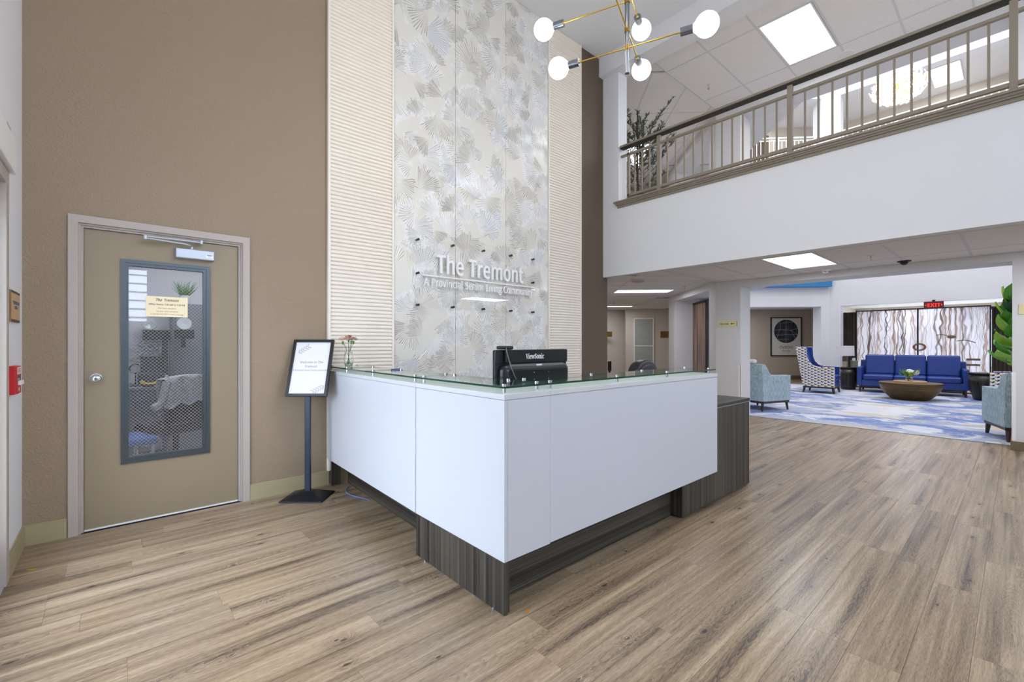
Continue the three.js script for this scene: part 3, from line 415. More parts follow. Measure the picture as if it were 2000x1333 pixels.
// ------------------------------------------------------------------ office seen through the door glass
{
  const zb = -6.95, wMat = mat('#e4e7ee', { roughness: 0.7 });
  struct('wall_office', [B(-0.9, 3.2, 0, 2.75, zb - 0.15, zb), B(-0.9, -0.7, 0, 2.75, zb, ZW - 0.2), B(3.0, 3.2, 0, 2.75, zb, ZW - 0.2)], wMat);
  struct('ceiling_office', B(-0.9, 3.2, 2.7, 2.85, zb - 0.15, ZW - 0.2), M.ceiling);
  struct('floor_office', B(-0.7, 3.0, -0.009, 0.001, zb, ZW - 0.2), mat('#a9adb3', { roughness: 0.6 }));
  troffer(0.9, 2.69, -5.7, 1.2, 0.6, 0, 'fluorescent panel in the office ceiling behind the wired glass door', 0.8);
  const greyWood = mat('#7d858f', { roughness: 0.5 });
  const cab = thing('office_cabinet', 'tall dark grey office cabinet seen through the wired door glass', 'cabinet', [0.985, 0, -6.5]);
  part('body', [B(-0.49, 0.45, 0.05, 1.76, -0.42, 0.06)], greyWood, cab); part('plinth', B(-0.48, 0.44, 0, 0.05, -0.4, 0.04), M.black, cab); part('door', RB(-0.47, -0.03, 0.08, 1.73, 0.06, 0.08, 0.004), greyWood, cab); part('door', RB(-0.02, 0.43, 0.08, 1.73, 0.06, 0.08, 0.004), greyWood, cab);
  const sh = thing('floating_shelf', 'black floating shelf on the white office wall behind the door glass', 'shelf', [0.3, 1.34, zb + 0.001]);
  part('board', B(-0.06, 0.185, 0, 0.115, 0.01, 0.3), M.blackMatte, sh); part('bracket', B(0.12, 0.18, -0.45, 0, 0.005, 0.06), mat('#33373c'), sh);
  const sh2 = thing('floating_shelf', 'black shelf on the front of the grey office cabinet', 'shelf', [0.585, 1.352, -6.417]);
  part('board', B(-0.085, 0.085, 0, 0.1, 0.001, 0.2), M.blackMatte, sh2); part('bracket', B(-0.02, 0.02, -0.1, 0, 0.001, 0.04), mat('#33373c'), sh2);
  for (const [x, y, z, lb] of [[0.3, 1.456, zb + 0.12, 'glass plate standing on the black shelf against the white office wall'], [0.585, 1.453, -6.31, 'glass plate standing on the shelf of the grey office cabinet']]) {
    const p = thing('display_plate', lb, 'plate', [x, y, z], 0, 'plates on the office shelves'); part('plate', lathe([[0, 0], [0.03, 0.002], [0.055, 0.01], [0.07, 0.016], [0.068, 0.019], [0.05, 0.014], [0, 0.006]], 30).rotateX(PI / 2 - 0.2).translate(0, 0.07, 0), mat('#d5dde0', { roughness: 0.15 }), p); for (const s of [-1, 1]) part('easel_leg', rod([s * 0.03, 0, 0.03], [s * 0.02, 0.06, -0.012], 0.003), M.blackMatte, p);
  }
  const pl = thing('potted_grass', 'green grassy plant in a white pot on top of the office cabinet', 'plant', [0.62, 1.76, -6.62]);
  part('pot', lathe([[0, 0], [0.045, 0], [0.06, 0.11], [0.052, 0.11], [0.045, 0.09], [0, 0.09]]), M.railWhite, pl); { const r = rng(2), gs = []; for (let i = 0; i < 70; i++) { const a = r() * 2 * PI, o = 0.04 + r() * 0.1, hgt = 0.1 + r() * 0.1; gs.push(rod([Math.cos(a) * 0.02, 0.09, Math.sin(a) * 0.02], [Math.cos(a) * o, 0.09 + hgt, Math.sin(a) * o], 0.005, 4, 0.001)); } part('foliage', gs, M.leaf, pl).userData.kind = 'stuff'; }
  const dk = thing('office_desk', 'grey wooden office desk with clutter seen through the lower door glass', 'desk', [0.1, 0, -6.4]);
  part('desktop', RB(-0.75, 0.38, 0.8, 0.835, -0.5, 0.3, 0.006), greyWood, dk); part('side_panel', B(0.32, 0.36, 0, 0.8, -0.45, 0.26), greyWood, dk); part('side_panel', B(-0.72, -0.68, 0, 0.8, -0.45, 0.26), greyWood, dk); part('modesty_panel', B(-0.68, 0.32, 0.35, 0.8, 0.18, 0.2), greyWood, dk);
  const pr = thing('desk_printer', 'dark desk printer with raised paper tray on the office desk', 'printer', [0.31, 0.836, -6.55]);
  part('body', RB(-0.13, 0.13, 0, 0.13, -0.13, 0.13, 0.02), M.navy, pr); part('paper_tray', B(-0.1, 0.12, 0, 0.2, -0.01, 0.01).rotateX(-0.35).translate(0, 0.12, -0.08), M.blackMatte, pr);
  const bt = thing('lotion_bottle', 'small white plastic bottle on the office desk edge', 'bottle', [0.415, 0.836, -6.16]); part('body', lathe([[0, 0], [0.028, 0], [0.028, 0.07], [0.012, 0.085], [0.012, 0.1], [0, 0.1]]), M.railWhite, bt); part('cap', CY(0.013, 0.013, 0.018, 0, 0.1, 0), M.railWhite, bt);
  const bn = thing('banana_bunch', 'yellow banana bunch in a red basket on the office desk', 'fruit', [0.27, 0.836, -6.18]); part('basket', lathe([[0, 0], [0.06, 0], [0.085, 0.03], [0.08, 0.03], [0.055, 0.005], [0, 0.005]]), mat('#7a3a2e'), bn); for (let i = 0; i < 3; i++) part('banana', tube([[-0.07, 0.045 + i * 0.008, -0.02 + i * 0.02], [-0.02, 0.03, 0.01 + i * 0.02], [0.03, 0.03, 0.01 + i * 0.018], [0.075, 0.05, -0.015 + i * 0.02]], 0.015, 16, 8), mat('#d9b93e'), bn);
  const ms = thing('fan_lamp', 'small black ring shaped desk lamp beside the office printer', 'lamp', [0.16, 0.836, -6.3]); part('ring', new THREE.TorusGeometry(0.05, 0.006, 8, 30).translate(0, 0.19, 0), M.blackMatte, ms); part('stem', rod([0, 0, 0], [0, 0.14, 0], 0.006), M.blackMatte, ms); part('base', CY(0.045, 0.04, 0.015, 0, 0, 0), M.navy, ms);
  const ch = thing('task_chair', 'black office chair with a pale jacket thrown over its back', 'chair', [0.56, 0, -5.55], 0.5);
  part('backrest', RB(-0.25, 0.25, 0.5, 0.97, -0.03, 0.05, 0.035), M.leather, ch); part('seat', RB(-0.26, 0.26, 0.4, 0.5, -0.45, 0.03, 0.04), M.leather, ch); part('column', CY(0.03, 0.03, 0.3, 0, 0.1, -0.2), M.black, ch); for (let k = 0; k < 5; k++) { const a = k * 2 * PI / 5; part('base_arm', rod([0, 0.1, -0.2], [Math.cos(a) * 0.28, 0.06, -0.2 + Math.sin(a) * 0.28], 0.018), M.black, ch); part('caster', new THREE.SphereGeometry(0.03, 10, 8).translate(Math.cos(a) * 0.28, 0.03, -0.2 + Math.sin(a) * 0.28), M.black, ch); }
  const jk = thing('jacket', 'pale grey jacket draped over the black office chair behind the door', 'jacket', [0.56, 0, -5.55], 0.5); { const g = new THREE.BufferGeometry(), n = 24, m = 20, pos = [], idx = []; for (let j = 0; j <= m; j++) for (let i = 0; i <= n; i++) { const u = i / n - 0.5, v = j / m, a = (v - 0.45) * 5; const top = 0.985; let y = top, z = 0.01; if (v < 0.4) { y = top - (0.4 - v) * 0.7 + 0.02 * Math.sin(u * 20); z = 0.066 + 0.01 * Math.sin(u * 17 + v * 5); } else if (v > 0.55) { y = top - (v - 0.55) * 0.8; z = -0.046 - 0.01 * Math.sin(u * 15); } else z = lerp(0.066, -0.046, (v - 0.4) / 0.15); pos.push(u * (0.56 + 0.02 * Math.sin(v * 12)), y - Math.abs(u) ** 2 * 0.12, z); } for (let j = 0; j < m; j++) for (let i = 0; i < n; i++) { const a = j * (n + 1) + i; idx.push(a, a + 1, a + n + 1, a + 1, a + n + 2, a + n + 1); } g.setAttribute('position', new THREE.Float32BufferAttribute(pos, 3)); g.setIndex(idx); g.computeVertexNormals(); g.setAttribute('uv', new THREE.Float32BufferAttribute(new Float32Array(pos.length / 3 * 2), 2)); part('cloth', g, mat('#c9ccd2', { roughness: 0.9, side: THREE.DoubleSide }), jk); part('sleeve', tube([[-0.26, 0.93, 0.07], [-0.3, 0.82, 0.09], [-0.33, 0.74, 0.1], [-0.4, 0.7, 0.1]], 0.035, 16, 8), mat('#c9ccd2', { roughness: 0.9 }), jk); }
  const vc = thing('visitor_chair', 'small blue padded chair low in the office door glass', 'chair', [0.05, 0, -5.25], 0.3); part('seat', RB(-0.24, 0.2, 0.4, 0.47, -0.24, 0.2, 0.03), mat('#4f7fc4', { roughness: 0.6 }), vc); part('backrest', RB(-0.24, -0.2, 0.47, 0.66, -0.2, 0.18, 0.015), mat('#4f7fc4', { roughness: 0.6 }), vc); for (const [a, b] of [[-0.2, -0.2], [0.16, -0.2], [-0.2, 0.16], [0.16, 0.16]]) part('leg', rod([a, 0, b], [a, 0.4, b], 0.014), M.silver, vc);
}
// ------------------------------------------------------------------ feature wall: ribbed boards, ginkgo sheets, acrylic sign
function ribbed(x0, x1, label) {
  const t = thing('ribbed_wall_panel', label, 'wall panel', [x0, 0, ZW], 0, 'cream ribbed wall panels'), w = x1 - x0, h = CEIL - 0.004;
  part('backing', B(0, w, 0.13, h, 0.001, 0.018), M.cream, t);
  part('edge_strip', RB(0, 0.024, 0.13, h, 0.018, 0.04, 0.003), M.cream, t); part('edge_strip', RB(w - 0.024, w, 0.13, h, 0.018, 0.04, 0.003), M.cream, t);
  const g = extrude([[0, 0], [0.006, 0.0], [0.0165, 0.006], [0.018, 0.014], [0.0165, 0.022], [0.006, 0.0285], [0, 0.0285]], w - 0.05).rotateY(PI / 2).rotateX(0);
  g.rotateY(PI); // profile depth now faces the room (+z), length along x
  g.computeBoundingBox(); const b = g.boundingBox; g.translate(0.025 - b.min.x, 0, 0.018 - b.min.z);
  for (let y = 0.14; y < h - 0.03; y += 0.0362) { const r = part('rib', g, M.cream, t); r.position.y = y; }
}
ribbed(1.455, 2.112, 'wide cream ribbed wall panel left of the ginkgo patterned sheets');
ribbed(4.36, 5.045, 'cream ribbed wall panel right of the ginkgo patterned sheets');
{
  const t = thing('ginkgo_wall_panel', 'tall silvery wall panel with an embossed ginkgo fan pattern behind the lobby sign', 'wall panel', [2.118, 0, ZW]), m = mat('#ffffff', { map: FANS[0], bumpMap: FANS[1], bumpScale: 0.004, roughness: 0.32, metalness: 0.08, clearcoat: 0.4, clearcoatRoughness: 0.12 });
  for (let i = 0; i < 3; i++) {
    const g = B(i * 0.7455 + 0.002, (i + 1) * 0.7455 - 0.002, 0.13, CEIL - 0.004, 0.001, 0.026), p = g.attributes.position; for (let k = 0; k < p.count; k++) g.attributes.uv.setXY(k, p.getX(k) / 2.2365, p.getY(k) / 5.62);
    part('sheet', g, m, t);
  }
}
const fontR = await new FontLoader().loadAsync('fonts/droid/droid_sans_regular.typeface.json'), fontB = await new FontLoader().loadAsync('fonts/droid/droid_serif_bold.typeface.json'), fontS = await new FontLoader().loadAsync('fonts/droid/droid_sans_bold.typeface.json');
function letters(s, font, x0, x1, y0, capH, depth, mtl, parent, name, spread = 0, bold = 0) {   // one mesh per letter, fitted between x0 and x1
  const geos = []; let x = 0;
  for (const ch of s) { if (ch === ' ') { x += capH * 0.42; continue; } const g = new TextGeometry(ch, { font, size: capH, depth, curveSegments: 6, bevelEnabled: bold > 0, bevelSize: bold, bevelThickness: 0.0008, bevelSegments: 1 }); g.computeBoundingBox(); const w = font.data.glyphs[ch].ha * capH / font.data.resolution; geos.push([g, x]); x += w + spread; }
  const last = geos[geos.length - 1], total = last[1] + last[0].boundingBox.max.x, k = (x1 - x0) / total;
  for (const [g, gx] of geos) { g.scale(k, 1, 1); const m = part(name, g, mtl, parent); m.position.set(x0 + gx * k, y0, 0); }
}
{
  const t = thing('acrylic_lobby_sign', 'clear acrylic lobby sign with raised white letters on the ginkgo panel', 'sign', [-0.04, -0.012, ZW + 0.026]);
  part('acrylic_plate', RB(2.385, 4.118, 1.685, 2.43, 0.03, 0.036, 0.002, 1), M.acrylic, t);
  for (const [x, y] of [[2.41, 2.4], [2.85, 2.4], [3.28, 2.4], [3.71, 2.4], [4.09, 2.4], [2.41, 2.05], [4.09, 2.1], [2.41, 1.715], [2.85, 1.715], [3.28, 1.715], [3.71, 1.715], [4.09, 1.715]]) part('standoff', [new THREE.CylinderGeometry(0.011, 0.011, 0.034, 16).rotateX(PI / 2).translate(x, y, 0.016), new THREE.CylinderGeometry(0.013, 0.013, 0.01, 16).rotateX(PI / 2).translate(x, y, 0.041)], mat('#3c4046', { metalness: 0.8, roughness: 0.35 }), t);
  const l = new THREE.Group(); l.name = 'name_lettering'; l.position.z = 0.0365; t.add(l);
  letters('The Tremont', fontR, 2.628, 3.89, 2.075, 0.192, 0.02, M.letter, l, 'letter', 0.004, 0.004);
  part('underline', RB(2.462, 4.095, 2.026, 2.04, 0, 0.012, 0.002, 1), M.letter, l);
  const l2 = new THREE.Group(); l2.name = 'subtitle_lettering'; l2.position.z = 0.0365; t.add(l2);
  letters('A Provincial Senior Living Community', fontR, 2.475, 4.065, 1.925, 0.082, 0.012, M.letter, l2, 'letter', 0.0, 0.0016);
}
// ------------------------------------------------------------------ west wall fittings
{
  const d = structGroup('door_2'), x = XL;   // glazed entrance door and its frame
  part('door_frame', [B(x - 0.15, x + 0.012, 0, 2.23, -3.66, -3.58), B(x - 0.15, x + 0.012, 0, 2.23, -1.54, -1.46), B(x - 0.15, x + 0.012, 2.16, 2.23, -3.58, -1.54), B(x - 0.15, x - 0.02, 0, 2.16, -2.6, -2.52)], M.frame, d);
  for (const [a, b] of [[-3.58, -2.6], [-2.52, -1.54]]) { part('door_leaf', [B(x - 0.1, x - 0.06, 0.01, 2.16, a, a + 0.1), B(x - 0.1, x - 0.06, 0.01, 2.16, b - 0.1, b), B(x - 0.1, x - 0.06, 0.01, 0.26, a + 0.1, b - 0.1), B(x - 0.1, x - 0.06, 2.04, 2.16, a + 0.1, b - 0.1)], M.frame, d); part('pane', B(x - 0.083, x - 0.077, 0.26, 2.04, a + 0.1, b - 0.1), M.pane, d); }
  part('threshold', B(x - 0.2, x + 0.004, -0.009, 0.005, -3.58, -1.54), M.silver, d);
  const v = thing('door_valance', 'white valance board above the entrance door at the left edge', 'valance', [x, 2.235, -3.69]); part('front_board', [RB(0.001, 0.036, 0, 0.185, 0, 2.25, 0.004)], M.railWhite, v); part('bracket', [RB(0.002, 0.022, 0.185, 0.235, 0.05, 0.16, 0.005)], mat('#a79c90'), v);
  const p = thing('room_plaque', 'small tan room plaque with dark end bars on the white left wall', 'plaque', [x + 0.006, 1.513, -3.885], PI / 2); printed('plate', 0.3, 0.178, 0.01, plaqueTex, mat('#8a6a4a'), p);
  const f = thing('fire_alarm_pull', 'red fire alarm pull station on the white left wall', 'fire alarm', [x, 1.092, -3.78], PI / 2); part('back_box', RB(-0.076, 0.076, -0.08, 0.08, 0.001, 0.03, 0.004), M.red, f); printed('front_plate', 0.146, 0.154, 0.006, pullTex, M.red, f).position.z = 0.033; part('pull_handle', RB(-0.055, 0.055, -0.028, -0.004, 0.036, 0.05, 0.004), mat('#e9e5e2'), f);
}
{ // dry leaf scraps on the floor
  const leafy = (L, w) => { const s = new THREE.Shape(); s.moveTo(-L / 2, 0); s.quadraticCurveTo(0, w, L / 2, 0); s.quadraticCurveTo(0, -w, -L / 2, 0); return new THREE.ExtrudeGeometry(s, { depth: 0.002, bevelEnabled: false, curveSegments: 8 }).rotateX(-PI / 2); };
  const a = solo('fallen_leaf', leafy(0.045, 0.012).rotateY(0.3), mat('#d9852a', { roughness: 0.7 }), 'small orange leaf on the floor by the desk corner', 'leaf'); a.position.set(1.497, 0.001, -1.575);
  const b = solo('fallen_leaf', leafy(0.05, 0.01).rotateY(-0.4), mat('#d9b42c', { roughness: 0.7 }), 'small yellow leaf on the floor in the left corner', 'leaf'); b.position.set(-0.36, 0.001, -3.75);
}
// ------------------------------------------------------------------ welcome sign stand
{
  const turn = -YAW, t = thing('sign_stand', 'black pedestal sign stand with a welcome poster beside the white desk', 'sign stand', [1.215, 0, -3.975], turn);   // faces the room diagonal
  part('base', [(() => { const g = new THREE.CylinderGeometry(0.06, 0.235, 0.05, 4).rotateY(PI / 4).scale(1.05, 1, 0.86).translate(0, 0.033, 0); return g; })(), RB(-0.174, 0.174, 0, 0.012, -0.143, 0.143, 0.004)].map((g) => g), mat('#10151f', { roughness: 0.4 }), t);
  part('post', [RB(-0.024, 0.024, 0.05, 0.875, -0.012, 0.012, 0.004), new THREE.CylinderGeometry(0.004, 0.004, 0.003, 10).rotateX(PI / 2).translate(0, 0.5, 0.013)], M.navy, t);
  const h = new THREE.Group(); h.name = 'poster_holder'; h.position.set(0, 0.855, 0.032); h.rotation.x = -0.33; t.add(h);
  part('holder_frame', [...ring4(-0.173, 0.173, 0, 0.5, 0.022, -0.012, 0.014), B(-0.16, 0.16, 0.01, 0.49, -0.012, -0.004)], M.black, h);
  printed('poster', 0.304, 0.458, 0.003, welcomeTex, M.railWhite, h).position.set(0, 0.25, 0.0);
}
// ------------------------------------------------------------------ reception desk
const X0 = 1.384, Z0 = -1.62, TOP = 1.056;
{
  const t = thing('reception_desk', 'white L-shaped reception desk with dark wood base and raised glass counter', 'reception desk', [0, 0, 0]);
  const PHI = 0.0315, px = X0 + 0.0005, pz = -2.462;    // the far left unit stands a touch out of line
  const swing = (g) => g.translate(-px, 0, -pz).rotateY(-PHI).translate(px, 0, pz);
  const gap = 0.0014;
  // white front panels
  part('front_panel', RB(X0, X0 + 0.02, 0.253, 1.027, pz + 0.004, Z0, 0.0015, 1), M.laminate, t);
  part('front_panel', swing(RB(px, px + 0.02, 0.253, 1.027, -4.168, pz - 0.004, 0.0015, 1)), M.laminate, t);
  part('front_panel', RB(X0 + 0.0212, 1.7, 0.253, 1.027, Z0 - 0.02, Z0, 0.0015, 1), M.laminate, t);
  part('front_panel', RB(1.7 + gap, 3.66, 0.257, 1.027, Z0 - 0.021, Z0 - 0.001, 0.0015, 1), M.laminate, t);
  part('seam_backing', [B(1.5, 1.66, 0.3, 1.02, -4.1, -2.5), B(X0 + 0.023, X0 + 0.26, 0.26, 1.02, -2.52, Z0 - 0.03), B(1.66, 3.1, 0.31, 1.02, Z0 - 0.11, Z0 - 0.03)], M.blackMatte, t);  // hidden black backing, added so the panel seams look shaded
  // white counter slabs
  part('counter_slab', RB(X0 - 0.002, X0 + 0.3, 1.0285, TOP, pz + gap, Z0 + 0.002, 0.002, 1), M.laminateEdge, t);
  part('counter_slab', swing(RB(px - 0.002, px + 0.3, 1.0285, TOP, -4.17, pz - gap, 0.002, 1)), M.laminateEdge, t);
  part('counter_slab', RB(X0 + 0.3, 1.7, 1.0285, TOP, Z0 - 0.3, Z0 + 0.002, 0.002, 1), M.laminateEdge, t);
  part('counter_slab', RB(1.7 + gap, 3.66, 1.0285, TOP, Z0 - 0.3, Z0 + 0.002, 0.002, 1), M.laminateEdge, t);
  // inner backs and worktop
  part('inner_panel', [B(X0 + 0.28, X0 + 0.298, 0.745, 1.028, -4.15, Z0 - 0.3), B(X0 + 0.298, 3.655, 0.745, 1.028, Z0 - 0.298, Z0 - 0.28)], M.laminate, t);
  part('worktop', [RB(X0 + 0.1, 2.0, 0.72, 0.745, -4.15, Z0 - 0.7, 0.003, 1), RB(X0 + 0.022, 3.12, 0.72, 0.745, Z0 - 0.7, Z0 - 0.025, 0.003, 1)], M.darkH, t);
  // dark wood bases
  part('base_panel', RB(X0, X0 + 0.021, 0, 0.2525, -2.43, Z0, 0.0015, 1), M.darkV, t);
  part('base_panel', RB(X0 + 0.0215, X0 + 0.042, 0, 0.2525, -2.43, Z0 - 0.01, 0.0015, 1), M.darkV, t);
  part('base_panel', RB(X0 - 0.002, X0 + 0.02, 0, 0.2525, -2.452, -2.431, 0.0015, 1), M.darkV, t);
  part('kick_panel', RB(X0 + 0.042, 3.128, 0.004, 0.3, Z0 - 0.135, Z0 - 0.115, 0.0015, 1), M.darkH, t);
  part('kick_panel', swing(RB(1.565, 1.585, 0.004, 0.3, -4.145, -2.44, 0.0015, 1)), M.darkH, t);
  part('end_panel', RB(1.475, 1.56, 0, 0.3, -4.17, -4.15, 0.0015, 1), M.darkV, t);
  part('levelling_foot', CY(0.008, 0.008, 0.012, X0 - 0.003, 0, -2.34), M.chrome, t); part('levelling_foot', CY(0.008, 0.008, 0.012, X0 - 0.003, 0, -1.70), M.chrome, t);
  // glass counters on steel standoffs
  const GY0 = 1.083, GY1 = 1.093, GM = [M.glassEdge, M.glassEdge, M.glassFace, M.glassFace, M.glassEdge, M.glassEdge];
  const so = (x, z, parent) => part('standoff', [CY(0.0095, 0.0095, GY0 - TOP, x, TOP, z, 16), CY(0.0115, 0.0115, 0.009, x, GY1, z, 16)], M.chrome, parent);
  const gA = part('glass_top', swing(B(px + 0.004, px + 0.29, GY0, GY1, -4.155, pz - 0.022)), GM, t), gB = part('glass_top', B(X0 + 0.004, 1.675, GY0, GY1, pz - 0.006, Z0 - 0.006), GM, t), gC = part('glass_top', B(1.69, 3.645, GY0, GY1, Z0 - 0.29, Z0 - 0.006), GM, t);
  const sw = (x, z) => { const p = swing(new THREE.BufferGeometry().setAttribute('position', new THREE.Float32BufferAttribute([x, 0, z], 3))).attributes.position; return [p.getX(0), p.getZ(0)]; };
  for (const z of [-4.12, -3.75, -3.2, -2.535]) for (const x of [px + 0.035, px + 0.26]) so(...sw(x, z), gA);
  for (const [x, z] of [[X0 + 0.035, -2.42], [X0 + 0.26, -2.42], [X0 + 0.038, Z0 - 0.045], [1.645, Z0 - 0.045], [1.645, Z0 - 0.27]]) so(x, z, gB);
  for (const x of [1.745, 2.35, 2.95, 3.6]) for (const z of [Z0 - 0.045, Z0 - 0.25]) so(x, z, gC);
}
{
  const t = thing('side_cabinet', 'low dark wood cabinet at the right end of the white desk', 'cabinet', [0, 0, 0]);
  part('body', [RB(3.13, 4.37, 0.014, 0.765, -2.3, Z0 - 0.0225, 0.002, 1)], M.darkV, t); part('top', RB(3.12, 4.385, 0.769, 0.797, -2.31, Z0 - 0.0225, 0.002, 1), M.darkH, t); part('edge_line', B(3.664, 4.384, 0.765, 0.769, Z0 - 0.024, Z0 - 0.0205), M.silver, t); part('plinth', B(3.16, 4.34, 0, 0.014, -2.25, Z0 - 0.05), M.black, t); part('grommet', new THREE.CylinderGeometry(0.03, 0.03, 0.004, 24).translate(3.9, 0.799, -1.86), M.railWhite, t);
}
{ // monitor seen from behind
  const t = thing('computer_monitor', 'black computer monitor seen from behind on the reception desk', 'monitor', [2.045, 0.745, -2.1]);
  part('screen_housing', [RB(-0.325, 0.325, 0.13, 0.515, -0.03, 0.0, 0.012), RB(-0.325, 0.325, 0.43, 0.514, 0.0, 0.006, 0.003)], M.black, t);
  part('rear_bulge', [(() => { const g = new RoundedBoxGeometry(0.6, 0.27, 0.09, 5, 0.044).translate(0, 0.29, 0.012); return g; })()], mat('#14181c', { roughness: 0.28 }), t);
  part('vent_strip', [B(-0.24, 0.24, 0.405, 0.424, 0.03, 0.043).rotateX(0)], mat('#6b6b6c', { roughness: 0.6 }), t);
  part('rating_label', B(-0.015, 0.035, 0.407, 0.421, 0.043, 0.0442), M.railWhite, t);
  part('screw', [new THREE.CylinderGeometry(0.004, 0.004, 0.003, 10).rotateX(PI / 2).translate(-0.05, 0.37, 0.057)], M.chrome, t); part('screw', [new THREE.CylinderGeometry(0.004, 0.004, 0.003, 10).rotateX(PI / 2).translate(0.08, 0.37, 0.057)], M.chrome, t);
  part('display', B(-0.31, 0.31, 0.145, 0.5, -0.032, -0.03), mat('#0a0c10', { roughness: 0.15 }), t);
  part('stand', [RB(-0.05, 0.05, 0.01, 0.3, -0.01, 0.05, 0.01), RB(-0.13, 0.13, 0, 0.015, -0.12, 0.1, 0.006)], M.black, t);
  const l = new THREE.Group(); l.name = 'logo'; l.position.set(0, 0, 0.0062); t.add(l); letters('ViewSonic', fontB, -0.075, 0.09, 0.455, 0.032, 0.001, M.letter, l, 'letter', 0);
  const w = thing('webcam', 'small black webcam clipped on the top left of the monitor', 'webcam', [1.81, 1.262, -2.1]); part('body', RB(-0.045, 0.045, 0, 0.022, -0.045, 0.02, 0.008), M.black, w); part('clip', RB(-0.025, 0.025, -0.08, 0.0, 0.008, 0.03, 0.006), M.black, w); part('cable', tube([[-0.02, 0.012, 0.02], [-0.03, -0.04, 0.05], [0.0, -0.14, 0.065], [0.04, -0.22, 0.07], [0.05, -0.34, 0.075], [0.05, -0.5, 0.08]], 0.003, 30, 6), mat('#6e6f72'), w);
}
{ // clear bud vase with three pink carnations
  const t = thing('flower_vase', 'clear glass vase holding pink carnations on the glass counter', 'vase', [1.545, 1.0935, -3.93]), r = rng(66);
  part('glass_vase', lathe([[0, 0], [0.026, 0], [0.03, 0.006], [0.04, 0.045], [0.042, 0.07], [0.036, 0.105], [0.032, 0.135], [0.0305, 0.135], [0.0345, 0.105], [0.0405, 0.07], [0.0385, 0.045], [0.028, 0.008], [0, 0.006]], 32), M.vase, t);
  [[-0.055, 0.225, 0.01, -0.3], [0.0, 0.245, 0.0, 0], [0.05, 0.228, -0.015, 0.3], [0.012, 0.23, 0.03, 0.1]].forEach(([x, y, z, tilt], i) => {
    part('stem', tube([[-x * 0.35, 0.012, -z * 0.3], [x * 0.1, 0.1, z * 0.2], [x * 0.6, 0.18, z * 0.7], [x, y - 0.012, z]], 0.0022, 16, 6), M.stem, t);
    const fl = part('calyx', lathe([[0, -0.03], [0.006, -0.028], [0.009, -0.008], [0.007, 0]], 12).translate(x, y, z), M.leaf, t);
    const petals = []; for (let k = 0; k < 34; k++) { const a = k * 2.4, e = 0.1 + (k / 34) * 1.25, R = 0.022 + 0.012 * r(), g = new THREE.CircleGeometry(0.015 + 0.004 * r(), 7); g.rotateX(-PI / 2 + 0.5 * (r() - 0.5)); g.translate(0, 0, 0.008); g.rotateZ((r() - 0.5) * 1.2); g.translate(Math.cos(a) * R * Math.sin(e) * 1.1, R * Math.cos(e) * 0.8 + 0.006, Math.sin(a) * R * Math.sin(e) * 1.1); petals.push(g.translate(x, y, z)); }
    part('bloom', petals, i === 1 ? M.pink : mat('#ffe4da', { roughness: 0.85, side: THREE.DoubleSide }), t).userData.kind = 'stuff';
  });
  for (const [a, b] of [[0.02, 0.01], [-0.02, 0.02], [0.03, -0.01]]) part('leaf', rod([0, 0.02, 0], [a, 0.08, b], 0.004, 5, 0.0008), M.leaf, t);
}
{ const p = thing('pen', 'small blue pen lying on the glass counter near the vase', 'pen', [1.63, 1.0935, -3.2], 0.4); part('barrel', rod([-0.055, 0.005, 0], [0.05, 0.005, 0], 0.0045), mat('#27408e'), p); part('tip', rod([0.05, 0.005, 0], [0.066, 0.005, 0], 0.004, 8, 0.001), M.black, p);
  solo('cable', tube([[1.575, 0.006, -4.0], [1.52, 0.005, -3.93], [1.5, 0.004, -3.8], [1.53, 0.004, -3.68], [1.568, 0.006, -3.55]], 0.004, 30, 6), mat('#6f8fd4', { roughness: 0.4 }), 'blue network cable loop on the floor under the desk', 'cable'); }
{ // black leather desk chair behind the counter
  const t = thing('desk_chair', 'black leather swivel chair whose top shows above the glass counter', 'chair', [4.62, 0, -2.95], 0.15);
  const arch = new THREE.Shape(); arch.moveTo(-0.29, 0.5); arch.lineTo(-0.29, 0.98); arch.bezierCurveTo(-0.27, 1.07, -0.1, 1.105, 0, 1.105); arch.bezierCurveTo(0.12, 1.105, 0.27, 1.07, 0.29, 0.98); arch.lineTo(0.29, 0.5); arch.closePath();
  part('backrest', [extrude(arch, 0.07, 0.025)], M.leather, t); part('back_cushion', [extrude(arch, 0.03, 0.014).scale(0.86, 0.95, 1).translate(0, 0.01, 0.065)], M.leather, t);
  part('seat', RB(-0.28, 0.28, 0.42, 0.53, 0.02, 0.55, 0.045), M.leather, t); for (const s of [-1, 1]) part('armrest', [RB(s * 0.31 - 0.03, s * 0.31 + 0.03, 0.66, 0.7, 0.05, 0.38, 0.015), RB(s * 0.31 - 0.02, s * 0.31 + 0.02, 0.47, 0.66, 0.15, 0.22, 0.01)], M.black, t);
  part('column', CY(0.03, 0.03, 0.34, 0, 0.09, 0.27), M.black, t); for (let k = 0; k < 5; k++) { const a = k * 2 * PI / 5; part('base_arm', rod([0, 0.1, 0.27], [Math.cos(a) * 0.3, 0.065, 0.27 + Math.sin(a) * 0.3], 0.02), M.black, t); part('caster', new THREE.SphereGeometry(0.03, 12, 8).translate(Math.cos(a) * 0.3, 0.03, 0.27 + Math.sin(a) * 0.3), M.black, t); }
}
